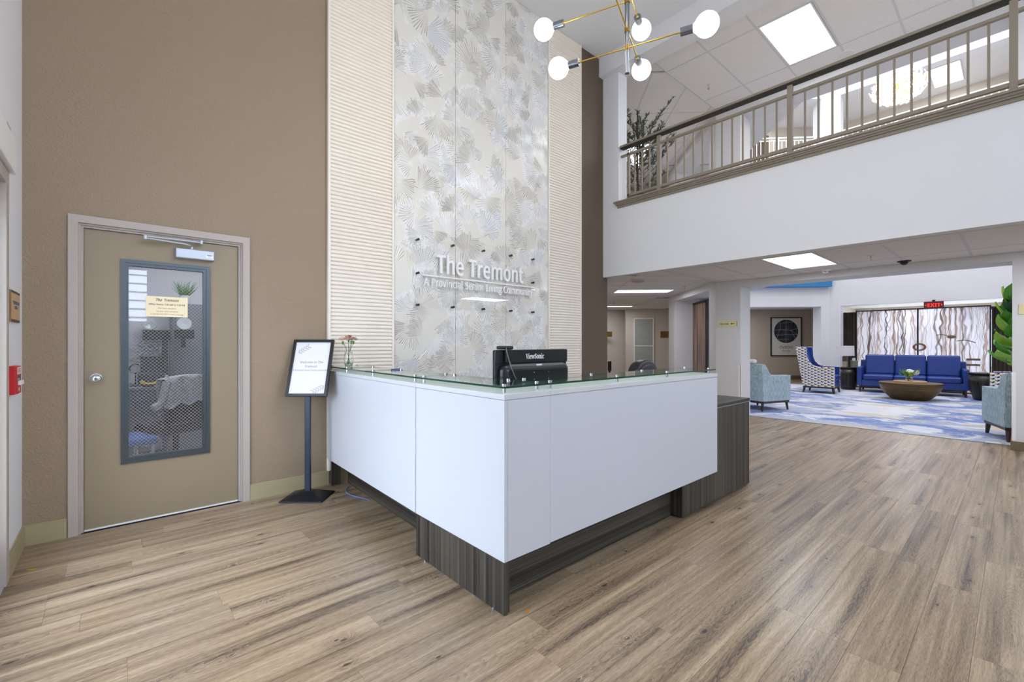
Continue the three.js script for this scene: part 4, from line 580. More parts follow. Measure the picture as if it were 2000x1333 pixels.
// ------------------------------------------------------------------ globe chandelier of the lobby
{
  const t = thing('globe_chandelier', 'brass and dark chrome chandelier with glowing round globe bulbs', 'chandelier', [2.249, 0, -1.522]);
  part('rod', [CY(0.0135, 0.0135, 5.56 - 2.885, 0, 2.885, 0, 24)], M.darkChrome, t); part('canopy', [CY(0.07, 0.07, 0.05, 0, 5.57, 0, 32)], M.darkChrome, t);
  const A = V(0.368, 0, 0.927).normalize(), P = V(0.927, 0, -0.368).normalize();
  const arm = (y, dir, len) => {
    part('collar', CY(0.0155, 0.0155, 0.028, 0, y - 0.014, 0, 24), M.brass, t);
    const s = len - 0.135, e = dir.clone().multiplyScalar(s), b = dir.clone().multiplyScalar(len);
    const a = part('arm', [rod([0, y, 0], [e.x, y, e.z], 0.0042, 12), new THREE.SphereGeometry(0.009, 12, 8).translate(e.x, y, e.z)], M.brass, t);
    const k = dir.clone().multiplyScalar(s + 0.066), k2 = dir.clone().multiplyScalar(s + 0.085); part('socket', [rod([e.x, y, e.z], [k.x, y, k.z], 0.0225, 24)], M.darkChrome, a);
    const bulb = part('bulb', [new THREE.SphereGeometry(0.063, 32, 24).translate(b.x, y, b.z), rod([k.x, y, k.z], [dir.x * (len - 0.045), y, dir.z * (len - 0.045)], 0.019, 20, 0.04)], M.bulb, a);
    const l = new THREE.PointLight('#fffaf2', BULB); l.position.set(b.x, y, b.z); l.shadow.radius = 3; l.castShadow = true; l.name = 'bulb_light'; t.add(l);
  };
  for (const [y, dir, len] of [[3.035, A, 0.43], [3.14, P, 0.43], [3.31, A, 0.53], [3.41, P, 0.43]]) for (const s of [1, -1]) arm(y, dir.clone().multiplyScalar(s), len);
}
// ------------------------------------------------------------------ balcony railing
{
  const x = 5.66, t = thing('balcony_railing', 'taupe metal balcony railing with square balusters along the upper floor', 'railing', [x, 0, 0]), z1 = 2.2;
  part("handrail", [RB(-0.045, 0.045, 4.207, 4.237, -3.93, z1, 0.005, 1)], M.rail, t); part('rail_shade_strip', B(-0.036, 0.036, 4.185, 4.207, -3.92, z1), mat('#2b2621', { roughness: 0.7 }), t);  // near-black strip paints the shadow line under the handrail
  part('upper_rail', RB(-0.02, 0.02, 4.07, 4.1, -3.93, z1, 0.004, 1), M.rail, t); part('lower_rail', RB(-0.02, 0.02, 3.463, 3.5, -3.82, z1, 0.004, 1), M.rail, t);
  const posts = [-3.31, -1.695, -0.027, 1.64]; for (const z of posts) part('post', RB(-0.026, 0.026, 3.395, 4.19, z - 0.026, z + 0.026, 0.004, 1), M.rail, t);
  part('end_post', RB(-0.02, 0.02, 3.465, 4.1, -3.82, -3.785, 0.003, 1), M.rail, t);
  for (const z of [-1.06, -0.44, 0.4]) part('foot', B(-0.012, 0.012, 3.395, 3.465, z - 0.01, z + 0.01), M.rail, t);
  const bal = RB(-0.0095, 0.0095, 3.5, 4.07, -0.0095, 0.0095, 0.002, 1);
  for (const z of [-3.7, -3.58, -3.458, ...Array.from({ length: 12 }, (_, i) => -3.186 + i * 0.1232), ...Array.from({ length: 12 }, (_, i) => -1.55 + i * 0.1254), ...Array.from({ length: 12 }, (_, i) => 0.11 + i * 0.127)]) part('baluster', bal, M.rail, t).position.z = z;
}
function leafGeo(L, w, bend = 0.15, nu = 6, nv = 2) {   // a cupped pointed leaf along +y, base at the origin
  const g = new THREE.PlaneGeometry(1, 1, nv * 2, nu), p = g.attributes.position;
  for (let i = 0; i < p.count; i++) { const u = p.getY(i) + 0.5, v = p.getX(i) * 2, ww = w * Math.pow(Math.sin(PI * Math.pow(u, 0.8)), 0.8) + 0.001; p.setXYZ(i, v * ww / 2, u * L, Math.abs(v) * w * 0.12 - bend * L * u * u); }
  g.computeVertexNormals(); return g;
}
{ // olive tree upstairs
  const t = thing('olive_tree', 'slender potted olive tree behind the balcony railing', 'tree', [6.32, 3.3, -4.02]), r = rng(90), lv = [], br = [];
  part('pot', lathe([[0, 0], [0.11, 0], [0.14, 0.26], [0.125, 0.26], [0.12, 0.22], [0, 0.22]], 28), M.terracotta, t);
  const lf = leafGeo(0.062, 0.0115, 0.3, 3, 1), m4 = new THREE.Matrix4();
  const leaves = (pts, from, n) => { const c = new THREE.CatmullRomCurve3(pts.map((p) => V(...p))); for (let i = 0; i < n; i++) { const u = from + (1 - from) * r(), p = c.getPointAt(clamp(u)), q = new THREE.Quaternion().setFromEuler(new THREE.Euler((r() - 0.3) * 1.9, r() * 2 * PI, (r() - 0.5) * 1.2)); lv.push(lf.clone().applyMatrix4(m4.compose(p, q, V(1, 1, 1).multiplyScalar(0.75 + r() * 0.6)))); } };
  const keep = ([x, y, z]) => [Math.max(x, -0.42), y, Math.max(z, -0.75)];
  for (let k = 0; k < 3; k++) {
    const a = k * 2.1, tx = Math.cos(a) * 0.05, tz = Math.sin(a) * 0.05, top = [tx + (r() - 0.3) * 0.3, 1.5 + r() * 0.35, tz + (r() - 0.5) * 0.3], pts = [[tx * 0.5, 0.2, tz * 0.5], [tx, 0.7, tz], top];
    part('trunk', tube(pts, 0.013, 16, 7), M.bark, t); leaves(pts, 0.5, 60);
    for (let i = 0; i < 13; i++) { const u = 0.28 + 0.06 * i, h = lerp(0.35, top[1], (u - 0.2)), ang = r() * 2 * PI, len = 0.35 + r() * 0.5, s = [lerp(tx, top[0], u * 0.8), h, lerp(tz, top[2], u * 0.8)], e = keep([s[0] + Math.cos(ang) * len * 0.75, Math.min(1.93, s[1] + len * (0.5 + r() * 0.6)), s[2] + Math.sin(ang) * len * 0.75]), mid = [(s[0] + e[0]) / 2, (s[1] + e[1]) / 2 - 0.05, (s[2] + e[2]) / 2]; br.push(tube([s, mid, e], 0.004, 8, 5)); leaves([s, mid, e], 0.2, 46); }
  }
  part('twigs', br, M.bark, t).userData.kind = 'stuff'; part('foliage', lv, M.olive, t).userData.kind = 'stuff';
}
// ------------------------------------------------------------------ small ceiling fittings
function sprinkler(x, y, z, label) { const t = thing('sprinkler', label, 'sprinkler', [x, y, z], 0, 'ceiling sprinklers'); part('escutcheon', CY(0.035, 0.035, 0.006, 0, -0.007, 0, 24), M.grid, t); part('head', [CY(0.008, 0.008, 0.03, 0, -0.037, 0, 10), rod([-0.014, -0.035, 0], [-0.006, -0.06, 0], 0.003), rod([0.014, -0.035, 0], [0.006, -0.06, 0], 0.003), CY(0.018, 0.018, 0.003, 0, -0.064, 0, 16)], M.chrome, t); }
sprinkler(7.2, UP_CEIL - 0.006, -3.33, 'pendant sprinkler head in the balcony ceiling above the olive tree');
sprinkler(7.1, SOFFIT - 0.006, -1.23, 'sprinkler head in the low ceiling right of the fluorescent panel');
{ const p = at45(9.0, 2.85), q = at45(12.2, 2.0), u = at45(15.1, 7.6); sprinkler(p[0], SOFFIT + 0.01, p[1], 'sprinkler pendant in the corridor ceiling below the smoke detector'); sprinkler(q[0], SOFFIT + 0.01, q[1], 'farther sprinkler pendant between the two corridor panels'); sprinkler(u[0], 2.5, u[1], 'sprinkler in the alcove ceiling over the map picture'); }
{ const t = thing('smoke_detector', 'white smoke detector with dark slots on the low ceiling by the lounge header', 'smoke detector', [7.93, SOFFIT - 0.006, -1.9]); part('base', CY(0.05, 0.075, 0.03, 0, -0.03, 0, 32), M.railWhite, t); part('chamber', CY(0.04, 0.05, 0.03, 0, -0.06, 0, 32), M.railWhite, t); part('slot', [B(-0.052, -0.03, -0.052, -0.044, -0.015, 0.015), B(-0.03, 0.03, -0.052, -0.044, 0.03, 0.05)], M.black, t); }
{ const p = at45(8.1, 1.75), t = thing('smoke_detector', 'round grey detector disc on the corridor ceiling left of the desk chair', 'smoke detector', [p[0], SOFFIT + 0.01, p[1]]); part('base', CY(0.12, 0.13, 0.02, 0, -0.02, 0, 36), M.grid, t); part('dome', lathe([[0, -0.05], [0.06, -0.047], [0.11, -0.03], [0.12, -0.02]], 36), mat('#a9b2c0', { roughness: 0.4 }), t); }
{ const t = thing('ceiling_camera', 'small black domed camera on the low ceiling by the lounge header', 'camera', [7.95, SOFFIT - 0.006, -1.02]); part('mount', CY(0.075, 0.075, 0.012, 0, -0.012, 0, 28), M.black, t); part('dome', new THREE.SphereGeometry(0.045, 20, 12, 0, 2 * PI, PI / 2, PI / 2).translate(0, -0.012, 0), M.black, t); }
{ const t = thing('ceiling_speaker', 'round white speaker in the balcony ceiling beside the bright panel', 'speaker', [7.93, UP_CEIL - 0.006, -1.66]); part('rim', new THREE.TorusGeometry(0.1, 0.012, 8, 36).rotateX(PI / 2), M.railWhite, t); part('grille', CY(0.1, 0.1, 0.01, 0, -0.012, 0, 36), M.grid, t); }
// ------------------------------------------------------------------ third floor white railings, door and chandelier of the atrium
function whiteRail(len, label, at, turn) {
  const t = thing('white_railing', label, 'railing', at, turn, 'white railings of the third floor'), bal = RB(-0.011, 0.011, 0.13, 0.8, -0.011, 0.011, 0.002, 1);
  part('handrail', RB(-len / 2, len / 2, 0.85, 0.885, -0.03, 0.03, 0.006, 1), M.railWhite, t); part('upper_rail', RB(-len / 2, len / 2, 0.77, 0.8, -0.015, 0.015, 0.004, 1), M.railWhite, t); part('lower_rail', RB(-len / 2, len / 2, 0.1, 0.13, -0.015, 0.015, 0.004, 1), M.railWhite, t);
  const np = Math.max(1, Math.round(len / 1.25)); for (let i = 0; i <= np; i++) part('post', RB(-0.03, 0.03, 0, 0.85, -0.03, 0.03, 0.004, 1), M.railWhite, t).position.x = -len / 2 + 0.03 + (len - 0.06) * i / np;
  const n = Math.floor(len / 0.125); for (let i = 1; i < n; i++) part('baluster', bal, M.railWhite, t).position.x = -len / 2 + i * len / n;
}
{ const p = at45(14.2, 7.285); whiteRail(2.25, 'white third floor railing in front of the dark brown door', [p[0], 6.72, p[1]], -PI / 4); }
whiteRail(3.65, 'white third floor railing under the dandelion chandelier', [16.1, 6.72, -1.635], PI / 2);
{ const p = at45(15.75, 7.25), t = thing('dark_door', 'dark brown door on the third floor behind the white railing', 'door', [p[0], 6.72, p[1]], -PI / 4); part('leaf', RB(-0.45, 0.45, 0, 1.58, -0.04, 0.0, 0.004, 1), mat('#4a3a2c', { roughness: 0.5 }), t); part('casing', [B(-0.53, -0.45, 0, 1.66, -0.03, 0.01), B(0.45, 0.53, 0, 1.66, -0.03, 0.01), B(-0.45, 0.45, 1.58, 1.66, -0.03, 0.01)], mat('#6a5844'), t); part('handle', new THREE.SphereGeometry(0.03, 12, 8).translate(0.38, 0.7, 0.03), M.brass, t); }
{ const t = thing('dandelion_chandelier', 'round dandelion chandelier of sparkling crystal petals hanging in the atrium', 'chandelier', [12.3, 6.68, -1.67]), r = rng(123), n = 330;
  part('cable', rod([0, 0.35, 0], [0, 2.91, 0], 0.006), M.brass, t); part('hub', new THREE.SphereGeometry(0.09, 20, 14), M.brass, t);
  const rods = [], bulbs = [], im = new THREE.InstancedMesh(new THREE.CylinderGeometry(0.032, 0.032, 0.012, 7), mat('#ffffff', { roughness: 0.12, transmission: 0.35, thickness: 0 }), n), q = new THREE.Quaternion();
  for (let i = 0; i < n; i++) { const y = 1 - 2 * (i + 0.5) / n, a = i * 2.399963, s = Math.sqrt(1 - y * y), d = V(Math.cos(a) * s * 1.12, y * 0.76, Math.sin(a) * s * 1.12), R = 0.36 + r() * 0.07; q.setFromUnitVectors(V(0, 1, 0), d.clone().add(V(r() - 0.5, r() - 0.5, r() - 0.5).multiplyScalar(0.8)).normalize()); im.setMatrixAt(i, new THREE.Matrix4().compose(d.clone().multiplyScalar(R), q, V(1, 1, 1).multiplyScalar(0.7 + r() * 0.5))); if (i % 3 === 0) rods.push(rod([0, 0, 0], [d.x * R, d.y * R, d.z * R], 0.0025, 5)); if (i % 22 === 0) bulbs.push(new THREE.SphereGeometry(0.028, 12, 8).translate(d.x * 0.2, d.y * 0.2, d.z * 0.2)); }
  im.name = 'crystal_petals'; im.userData.kind = 'stuff'; t.add(im); part('stems', rods, M.brass, t).userData.kind = 'stuff';
  part('bulbs', bulbs, mat('#ffffff', { emissive: '#ffe6b8', emissiveIntensity: 14 }), t).userData.kind = 'stuff';
  for (const [x, y, z] of [[0.16, 0.05, 0], [-0.12, -0.06, 0.12], [-0.05, 0.08, -0.15]]) { const l = new THREE.PointLight('#ffe9c8', 5); l.position.set(x, y, z); l.shadow.radius = 3; l.castShadow = true; l.name = 'bulb_light'; t.add(l); } }
// blue fascias
{ const g1 = B45(6.2, 8.64, 2.98, 3.7, 13.8, 13.955); solo('blue_fascia', g1, M.blueFascia, 'bright blue fascia board above the alcove with the map picture', 'fascia'); solo('blue_fascia', B(11, 13.6, 6.1, 6.75, -5.445, -5.3), mat('#2c5f86', { roughness: 0.5 }), 'dark blue fascia glimpsed behind the upper corridor header', 'fascia'); }
// ------------------------------------------------------------------ corridor and pier fittings
{
  const p = at45(14.995, 3.43), t = thing('wave_wall_panel', 'tall grey rippled wall panel in a cream frame at the end of the corridor', 'wall panel', [p[0], 0, p[1]], -PI / 4);
  part('frame', [...ring4(-0.325, 0.325, 0.1, 2.13, 0.035, 0, 0.03), B(-0.29, 0.29, 1.195, 1.225, 0, 0.026)], M.cream, t);
  printed('rippled_sheet', 0.58, 1.06, 0.012, waveTex, M.cream, t).position.set(0, 0.665, 0.008); printed('rippled_sheet', 0.58, 0.87, 0.012, waveTex, M.cream, t).position.set(0, 1.66, 0.008);
  const q = at45(14.993, 4.1), b = thing('brass_plaque', 'square brass plaque right of the rippled corridor panel', 'plaque', [q[0], 1.59, q[1]], -PI / 4); printed('plate', 0.26, 0.215, 0.01, brassPlaqueTex, M.brass, b, { metalness: 0.4 });
  const u = at45(14.97, 2.31), c = thing('brass_plaque', 'small brass plaque beside the brown wall end in the corridor', 'plaque', [u[0], 1.6, u[1]], -PI / 4 + 0.45); printed('plate', 0.2, 0.17, 0.01, brassPlaqueTex, M.brass, c, { metalness: 0.4 });
  const w = at45(14.6, 2.27), e = thing('wall_phone', 'black wall phone low in the corridor beside the brown wall', 'telephone', [w[0], 0.42, w[1]], -PI / 4 + 0.45); part('body', RB(-0.06, 0.06, 0, 0.3, -0.05, 0.0, 0.01), M.black, e); part('handset', RB(-0.05, 0.0, 0.04, 0.26, 0.002, 0.05, 0.015), M.black, e); part('post', RB(-0.03, 0.03, -0.42, 0, -0.05, -0.01, 0.004), M.black, e);
}
{ const t = thing('room_number_sign', 'cream room number sign with an arrow on the pier by the lounge', 'sign', [X2 - 0.004, 1.645, -3.44], -PI / 2); printed('plate', 0.325, 0.1, 0.006, roomTex, mat('#cfc68f'), t); part('end_cap', B(0.163, 0.168, -0.05, 0.05, -0.003, 0.005), M.baseBrown, t);
  const s = thing('wall_plate', 'small cream wall plate on the right hand pier', 'wall plate', [X2 - 0.004, 1.71, 0.06], -PI / 2); part('plate', RB(-0.06, 0.06, -0.06, 0.06, -0.003, 0.006, 0.002, 1), mat('#ddd3a4'), s); part('screw', [new THREE.CylinderGeometry(0.004, 0.004, 0.003, 8).rotateX(PI / 2).translate(0, 0.04, 0.006)], M.silver, s); }
{ // zebra wood divider in the diagonal opening
  const t = thing('wood_divider', 'tall divider of streaky zebra wood in a black frame beside the pier', 'divider', [10.12, 0, -4.97], PI / 4);
  part('frame', [...ring4(-0.66, 0.66, 0, 2.25, 0.05, -0.02, 0.02)], M.black, t); for (const [i, s] of [[0, 1], [1, -1]]) { const m = printed('wood_panel', 1.22, 2.15, 0.012, zebraTex, M.black, t); m.position.set(0, 1.125, s * 0.008); if (s < 0) m.rotation.y = PI; }
}
// ------------------------------------------------------------------ lounge: screens, exit sign, picture
{
  const t = thing('printed_screen', 'wide two part screen printed with brown bark lines behind the blue sofa', 'screen', [16.42, 0, -1.82], -PI / 2), W = 2.74;
  part('frame', [...ring4(-W / 2, W / 2, 0, 2.26, 0.03, -0.02, 0.02), B(-0.018, 0.018, 0.03, 2.23, -0.02, 0.02)], M.black, t);
  const m = new THREE.MeshPhysicalMaterial({ map: barkTex, roughness: 0.9, transmission: 0.5, thickness: 0 }), e = M.railWhite;
  for (const s of [-1, 1]) { const g = new THREE.BoxGeometry(W / 2 - 0.05, 2.2, 0.004); const u = g.attributes.uv; for (let i = 16; i < 24; i++) u.setX(i, u.getX(i) * 0.5 + (s > 0 ? 0.5 : 0)); part('fabric_panel', g, [e, e, e, e, m, m], t).position.set(s * (W / 4 - 0.005), 1.13, 0); }
  const ring = part('silhouette_ring', new THREE.TorusGeometry(0.1, 0.024, 10, 40).scale(1.15, 0.85, 0.4).translate(0.03, 1.2, 0.012), mat('#8a6a52'), t);  // ring, arcs, blob and bars imitate silhouettes of things behind the sheer screen
  part('silhouette_arc', tube([[0.36, 1.52, 0.008], [0.5, 1.53, 0.008], [0.62, 1.48, 0.008], [0.7, 1.46, 0.008]], 0.009, 16, 6), mat('#4a3d36'), t); part('silhouette_arc', tube([[0.75, 1.36, 0.008], [0.86, 1.38, 0.008], [1.0, 1.36, 0.008], [1.1, 1.31, 0.008]], 0.009, 16, 6), mat('#4a3d36'), t);
  part('silhouette_blob', new THREE.SphereGeometry(0.07, 16, 10).scale(1.3, 0.6, 0.12).translate(0.66, 1.47, 0.008), mat('#86705f'), t);
  for (const y of [0.72, 0.86]) part('silhouette_bar', RB(0.93, 1.18, y, y + 0.05, 0.003, 0.012, 0.003), mat('#6d5646'), t);
  for (const [z, lb] of [[-3.41, 'dark drape at the left end of the printed screen'], [-0.24, 'dark drape at the right end of the printed screen']]) { const c = thing('drape', lb, 'curtain', [16.48, 0.01, z], -PI / 2, 'dark drapes'); const g = new THREE.PlaneGeometry(0.42, 2.2, 60, 1), p = g.attributes.position; for (let i = 0; i < p.count; i++) p.setZ(i, 0.03 * Math.sin(p.getX(i) * 90)); g.computeVertexNormals(); part('cloth', g.translate(0, 1.1, 0), mat('#4a4036', { roughness: 0.95, side: THREE.DoubleSide }), c); part('rod', rod([-0.215, 2.21, 0], [0.215, 2.21, 0], 0.01), M.black, c); }
  const x = thing('exit_sign', 'red illuminated exit sign hanging under the lounge header', 'exit sign', [15.93, 2.3, -1.46], -PI / 2); part('housing', RB(-0.19, 0.19, -0.09, 0.09, -0.02, 0.018, 0.004), M.black, x); printed('sign_face', 0.36, 0.165, 0.004, exitTex, M.black, x, { emissive: '#ffffff', emissiveMap: exitTex, emissiveIntensity: 1.1 }).position.z = 0.0205; part('mount', [B(-0.03, 0.03, 0.09, 0.13, -0.01, 0.01)], M.black, x);
}
{ const p = at45(16.775, 8.9), t = thing('framed_map', 'black framed poster of a round dark street map lettered OVIEDO', 'picture', [p[0], 1.54, p[1]], -PI / 4); part('frame', ring4(-0.54, 0.54, -0.7, 0.7, 0.03, -0.015, 0.025), M.black, t); printed('poster', 1.03, 1.35, 0.01, mapTex, M.railWhite, t); }
// ------------------------------------------------------------------ lounge seating.  Local axes: the seat faces +z, x is width, origin on the floor at the centre
const sideSlab = (pts, t, x) => extrude(pts, t, 0.008).rotateY(-PI / 2).translate(x + t, 0, 0);   // outline (z, y) -> slab of thickness t starting at x
function splay(parent, xs, zs, h, out = 0.02) { for (const x of xs) for (const z of zs) part('leg', rod([x + Math.sign(x) * out * 0.4, 0, z + Math.sign(z) * out * 1.4], [x, h, z], 0.02, 4, 0.032), M.walnut, parent); }
function uvPlanar(g) { return uvMetres(g); }
function wingChair(label, pos, turn) {
  const t = thing('wing_chair', label, 'armchair', pos, turn, 'patterned wing chairs');
  const o = [[-0.33, 0.17], [-0.5, 1.2], [-0.26, 1.2], [-0.25, 1.08], [-0.245, 0.95], [-0.2, 0.82], [-0.12, 0.73], [0.0, 0.685], [0.36, 0.68], [0.36, 0.17]];
  for (const s of [-1, 1]) { part('outer_side', uvPlanar(sideSlab(o, 0.05, s > 0 ? 0.31 : -0.36)), M.geo, t); part('inner_side', uvPlanar(sideSlab(o.map(([a, b]) => [a * 0.985 + 0.004, b * 0.992]), 0.03, s > 0 ? 0.279 : -0.309)), M.blue, t); }
  const back = [[-0.33, 0.17], [-0.5, 1.2], [-0.45, 1.2], [-0.28, 0.17]]; part('outer_back', uvPlanar(sideSlab(back, 0.62, -0.31)), M.geo, t);
  part('inner_back', uvPlanar(sideSlab([[-0.28, 0.4], [-0.448, 1.205], [-0.36, 1.205], [-0.27, 0.85], [-0.2, 0.42]], 0.55, -0.275)), M.blue, t);
  part('seat_cushion', RB(-0.275, 0.275, 0.33, 0.48, -0.24, 0.38, 0.05, 4), M.blue, t); part('front_apron', RB(-0.28, 0.28, 0.17, 0.33, -0.24, 0.355, 0.012), M.blue, t);
  part('base_rail', [B(-0.35, 0.35, 0.13, 0.17, 0.31, 0.35), B(-0.35, 0.35, 0.13, 0.17, -0.33, -0.29), B(-0.35, -0.31, 0.13, 0.17, -0.29, 0.31), B(0.31, 0.35, 0.13, 0.17, -0.29, 0.31)], M.walnut, t); splay(t, [-0.32, 0.32], [-0.3, 0.32], 0.14);
}
wingChair('patterned wing chair with blue leather inside facing the lamp table', [14.0, 0.004, -3.47], 0.05);
wingChair('patterned wing chair half hidden behind the right pier', [14.05, 0.004, -0.02], PI - 0.05);
function armchair(label, pos, turn) {
  const t = thing('armchair', label, 'armchair', pos, turn, 'pale blue lounge armchairs');
  const o = [[-0.37, 0.19], [-0.43, 0.9], [-0.33, 0.895], [-0.28, 0.84], [-0.22, 0.74], [-0.15, 0.685], [0.38, 0.675], [0.38, 0.19]];
  for (const s of [-1, 1]) part('arm_side', uvPlanar(sideSlab(o, 0.1, s > 0 ? 0.27 : -0.37)), M.chenille, t);
  part('backrest', uvPlanar(sideSlab([[-0.37, 0.19], [-0.43, 0.9], [-0.3, 0.9], [-0.2, 0.19]], 0.54, -0.27)), M.chenille, t); part('back_cushion', RB(-0.265, 0.265, 0.42, 0.86, -0.27, -0.13, 0.05, 4), M.chenille, t);
  part('seat_cushion', RB(-0.265, 0.265, 0.32, 0.47, -0.18, 0.4, 0.05, 4), M.chenille, t); part('front_rail', RB(-0.27, 0.27, 0.19, 0.32, -0.2, 0.37, 0.01), M.chenille, t);
  part('base_rail', [B(-0.36, 0.36, 0.15, 0.19, 0.32, 0.36), B(-0.36, 0.36, 0.15, 0.19, -0.36, -0.32), B(-0.36, -0.32, 0.15, 0.19, -0.32, 0.32), B(0.32, 0.36, 0.15, 0.19, -0.32, 0.32)], M.walnut, t); splay(t, [-0.32, 0.32], [-0.33, 0.33], 0.16); return t;
}
armchair('pale blue armchair with its back to the left pier of the lounge opening', [9.62, 0.004, -3.42], Math.atan2(0.947, 0.317));
armchair('pale blue armchair cut off by the right pier of the lounge opening', [9.2, 0.004, 0.12], Math.atan2(0.954, -0.3));
{ const t = thing('back_pillow', 'white roll pillow peeking over the left pale blue armchair', 'pillow', [9.26, 0.9, -3.53], Math.atan2(0.947, 0.317)); part('cover', RB(-0.2, 0.2, 0.005, 0.09, -0.05, 0.06, 0.04, 4), mat('#e6e4e2', { roughness: 0.9 }), t); part('piping', tube([[-0.18, 0.05, 0.062], [0, 0.052, 0.064], [0.18, 0.05, 0.062]], 0.004, 10, 6), M.cream, t); }
{ // blue leather sofa
  const t = thing('sofa', 'blue leather three seat sofa in front of the printed screen', 'sofa', [15.42, 0.004, -1.86], -PI / 2 + 0.1), L = 2.12;
  part('base', RB(-L / 2 + 0.1, L / 2 - 0.1, 0.17, 0.33, -0.38, 0.43, 0.012), M.blue, t); part('backrest', RB(-L / 2 + 0.02, L / 2 - 0.02, 0.2, 0.84, -0.48, -0.33, 0.03), M.blue, t);
  for (const s of [-1, 1]) part('arm', RB(s > 0 ? L / 2 - 0.11 : -L / 2, s > 0 ? L / 2 : -L / 2 + 0.11, 0.17, 0.67, -0.46, 0.45, 0.028, 4), M.blue, t);
  const cw = (L - 0.24) / 3; for (let i = 0; i < 3; i++) { const a = -L / 2 + 0.12 + i * cw; part('seat_cushion', RB(a + 0.004, a + cw - 0.004, 0.33, 0.47, -0.32, 0.46, 0.045, 4), M.blue, t); const g = RB(a + 0.006, a + cw - 0.006, 0, 0.54, -0.075, 0.075, 0.05, 4).rotateX(-0.17).translate(0, 0.45, -0.22); part('back_cushion', g, M.blue, t); }
  part('base_rail', [B(-L / 2 + 0.05, L / 2 - 0.05, 0.13, 0.17, 0.34, 0.39), B(-L / 2 + 0.05, L / 2 - 0.05, 0.13, 0.17, -0.42, -0.37)], M.walnut, t); splay(t, [-L / 2 + 0.07, L / 2 - 0.07], [-0.4, 0.38], 0.16);
}
{ const t = thing('bowl_coffee_table', 'hammered bronze bowl shaped coffee table in front of the sofa', 'coffee table', [13.75, 0.004, -1.66]); part('bowl', lathe([[0, 0], [0.31, 0], [0.36, 0.03], [0.45, 0.12], [0.52, 0.22], [0.56, 0.33], [0.572, 0.385], [0.56, 0.392], [0.54, 0.37], [0, 0.37]], 56), M.bronze, t); part('top', CY(0.558, 0.558, 0.012, 0, 0.372, 0, 56), mat('#7d6a52', { roughness: 0.35 }), t);
  const y = 0.389, tr = thing('round_tray', 'pale round wooden tray on the bronze coffee table', 'tray', [13.72, y, -1.66]); part('disc', CY(0.29, 0.29, 0.03, 0, 0, 0, 48), M.wood, tr); part('rim', new THREE.TorusGeometry(0.285, 0.012, 8, 48).rotateX(PI / 2).translate(0, 0.035, 0), M.wood, tr);
  const f = thing('flower_arrangement', 'white flowers with green leaves in a glass vase on the coffee table', 'flowers', [13.7, y + 0.031, -1.67]), r = rng(15); part('glass_vase', lathe([[0, 0], [0.06, 0], [0.07, 0.06], [0.065, 0.1], [0.06, 0.1], [0.063, 0.06], [0.055, 0.006], [0, 0.006]], 28), M.vase, f);
  for (let i = 0; i < 12; i++) part('stem', rod([(r() - 0.5) * 0.04, 0.01, (r() - 0.5) * 0.04], [(r() - 0.5) * 0.2, 0.17, (r() - 0.5) * 0.2], 0.003, 5), M.stem, f);
  const lg = leafGeo(0.11, 0.055, 0.15, 4, 1); for (let i = 0; i < 34; i++) { const a = r() * 2 * PI, e = 0.25 + r() * 0.9, m = part('leaf', lg, i % 3 ? M.leaf : M.leafPale, f); m.position.set(Math.cos(a) * (0.04 + r() * 0.1), 0.11 + r() * 0.1, Math.sin(a) * (0.04 + r() * 0.1)); m.rotation.set(0, -a + PI / 2, 0, 'YXZ'); m.rotateX(e); }
  for (const [x, yy, z, s] of [[0.02, 0.2, 0.08, 1], [0.1, 0.2, 0.1, 1.1], [0.06, 0.23, 0.0, 1], [-0.05, 0.21, 0.03, 0.8]]) { const g = []; for (let k = 0; k < 40; k++) { const yv = 1 - 2 * (k + 0.5) / 40, a = k * 2.4, q = Math.sqrt(1 - yv * yv); g.push(new THREE.SphereGeometry(0.018, 6, 5).scale(1, 0.6, 1).translate(Math.cos(a) * q * 0.05, yv * 0.045, Math.sin(a) * q * 0.05)); } const m = part('bloom', g, M.petal, f); m.position.set(x, yy, z); m.scale.setScalar(s); m.userData.kind = 'stuff'; } }
function drumTable(label, pos, s) { const t = thing('drum_side_table', label, 'side table', pos, 0, 'dark drum side tables'); part('drum', lathe([[0, 0], [0.15, 0], [0.17, 0.03], [0.215, 0.2], [0.235, 0.4], [0.238, 0.6], [0, 0.6]].map(([a, b]) => [a * s, b]), 40), M.blackWood, t); part('top', CY(0.25 * s, 0.25 * s, 0.025, 0, 0.6, 0, 40), M.blackWood, t); }
drumTable('dark drum side table carrying the white lamp', [15.45, 0.004, -3.18], 1); drumTable('dark tapered side table right of the blue sofa', [14.78, 0.004, -0.5], 1.15);
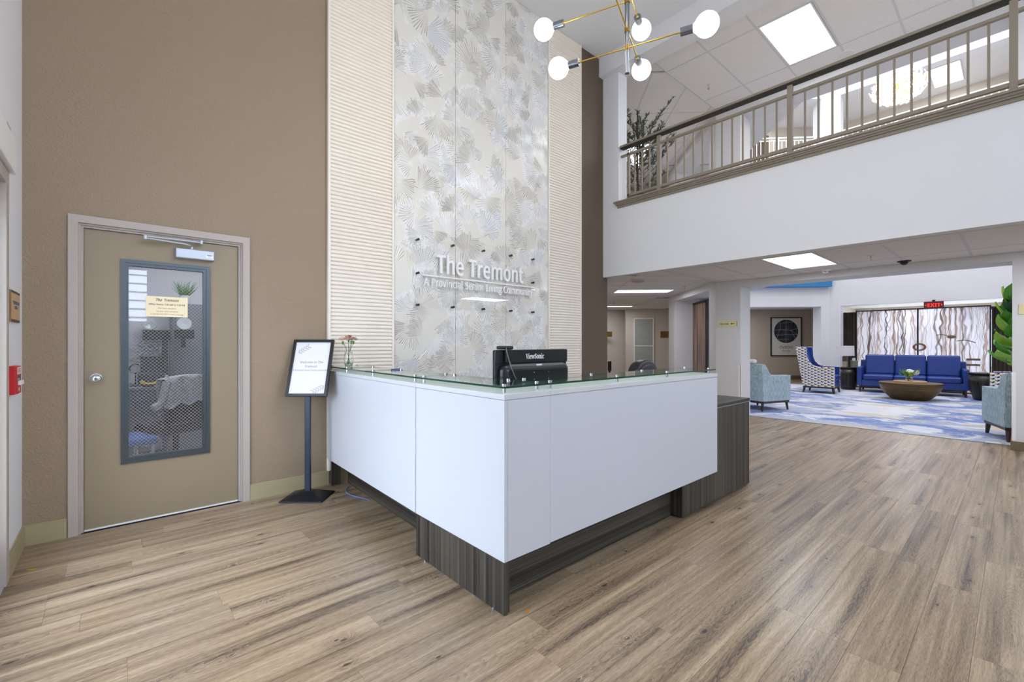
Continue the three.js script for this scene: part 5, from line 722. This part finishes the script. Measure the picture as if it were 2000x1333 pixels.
{ const t = thing('table_lamp', 'table lamp with a white drum shade on the left drum table', 'lamp', [15.42, 0.63, -3.24]); part('base', [RB(-0.07, 0.07, 0, 0.3, -0.05, 0.05, 0.006)], mat('#b3a692', { roughness: 0.5 }), t); part('base_cap', [RB(-0.072, 0.072, 0.16, 0.3, -0.052, 0.052, 0.006)], mat('#5f564c', { roughness: 0.5 }), t); part('harp', rod([0, 0.3, 0], [0, 0.42, 0], 0.006), M.brass, t); part('shade', lathe([[0.215, 0.32], [0.205, 0.6], [0.203, 0.6], [0.213, 0.32]], 44), M.shade, t);
  const b = thing('gift_box', 'small grey-green box beside the white table lamp', 'box', [15.33, 0.63, -3.02], 0.5); part('box', RB(-0.1, 0.1, 0, 0.17, -0.06, 0.06, 0.004), mat('#6e756a'), b); part('lid', RB(-0.103, 0.103, 0.17, 0.19, -0.063, 0.063, 0.004), mat('#8a7f66'), b);
  const c = thing('folded_card', 'white folded card standing behind the small grey-green box', 'card', [15.5, 0.63, -3.06], -0.6); part('card', [B(-0.05, 0.05, 0, 0.26, -0.001, 0.001).rotateX(-0.12).translate(0, 0, 0.03), B(-0.05, 0.05, 0, 0.26, -0.001, 0.001).rotateX(0.12).translate(0, 0, -0.03)], M.railWhite, c); }
{ // fiddle leaf fig, mostly hidden by the right pier
  const t = thing('fiddle_leaf_fig', 'fiddle leaf fig with large green leaves beside the right pier', 'plant', [12.1, 0.004, -0.02]), r = rng(51); part('pot', lathe([[0, 0], [0.16, 0], [0.2, 0.36], [0.18, 0.36], [0.17, 0.3], [0, 0.3]], 32), M.railWhite, t); part('trunk', tube([[0, 0.3, 0], [0.02, 0.9, 0.01], [-0.02, 1.5, -0.02], [0.0, 2.1, 0.02]], 0.018, 20, 8), M.bark, t);
  const gs = [leafGeo(0.36, 0.29, 0.18, 8, 3), leafGeo(0.3, 0.24, 0.24, 8, 3)];
  for (let i = 0; i < 40; i++) { const h = 0.9 + 1.18 * (i / 39), a = i * 2.4 + r() * 0.5, m = part('leaf', gs[i % 2], i % 4 === 0 ? M.leafPale : i % 3 ? M.leaf : M.leafDark, t); m.position.set(Math.cos(a) * 0.07, h, Math.sin(a) * 0.07); m.rotation.set(0, -a + PI / 2, 0, 'YXZ'); m.rotateX(0.25 + (1 - i / 39) * 0.8 + r() * 0.3); } }
renderer.render(scene, camera);
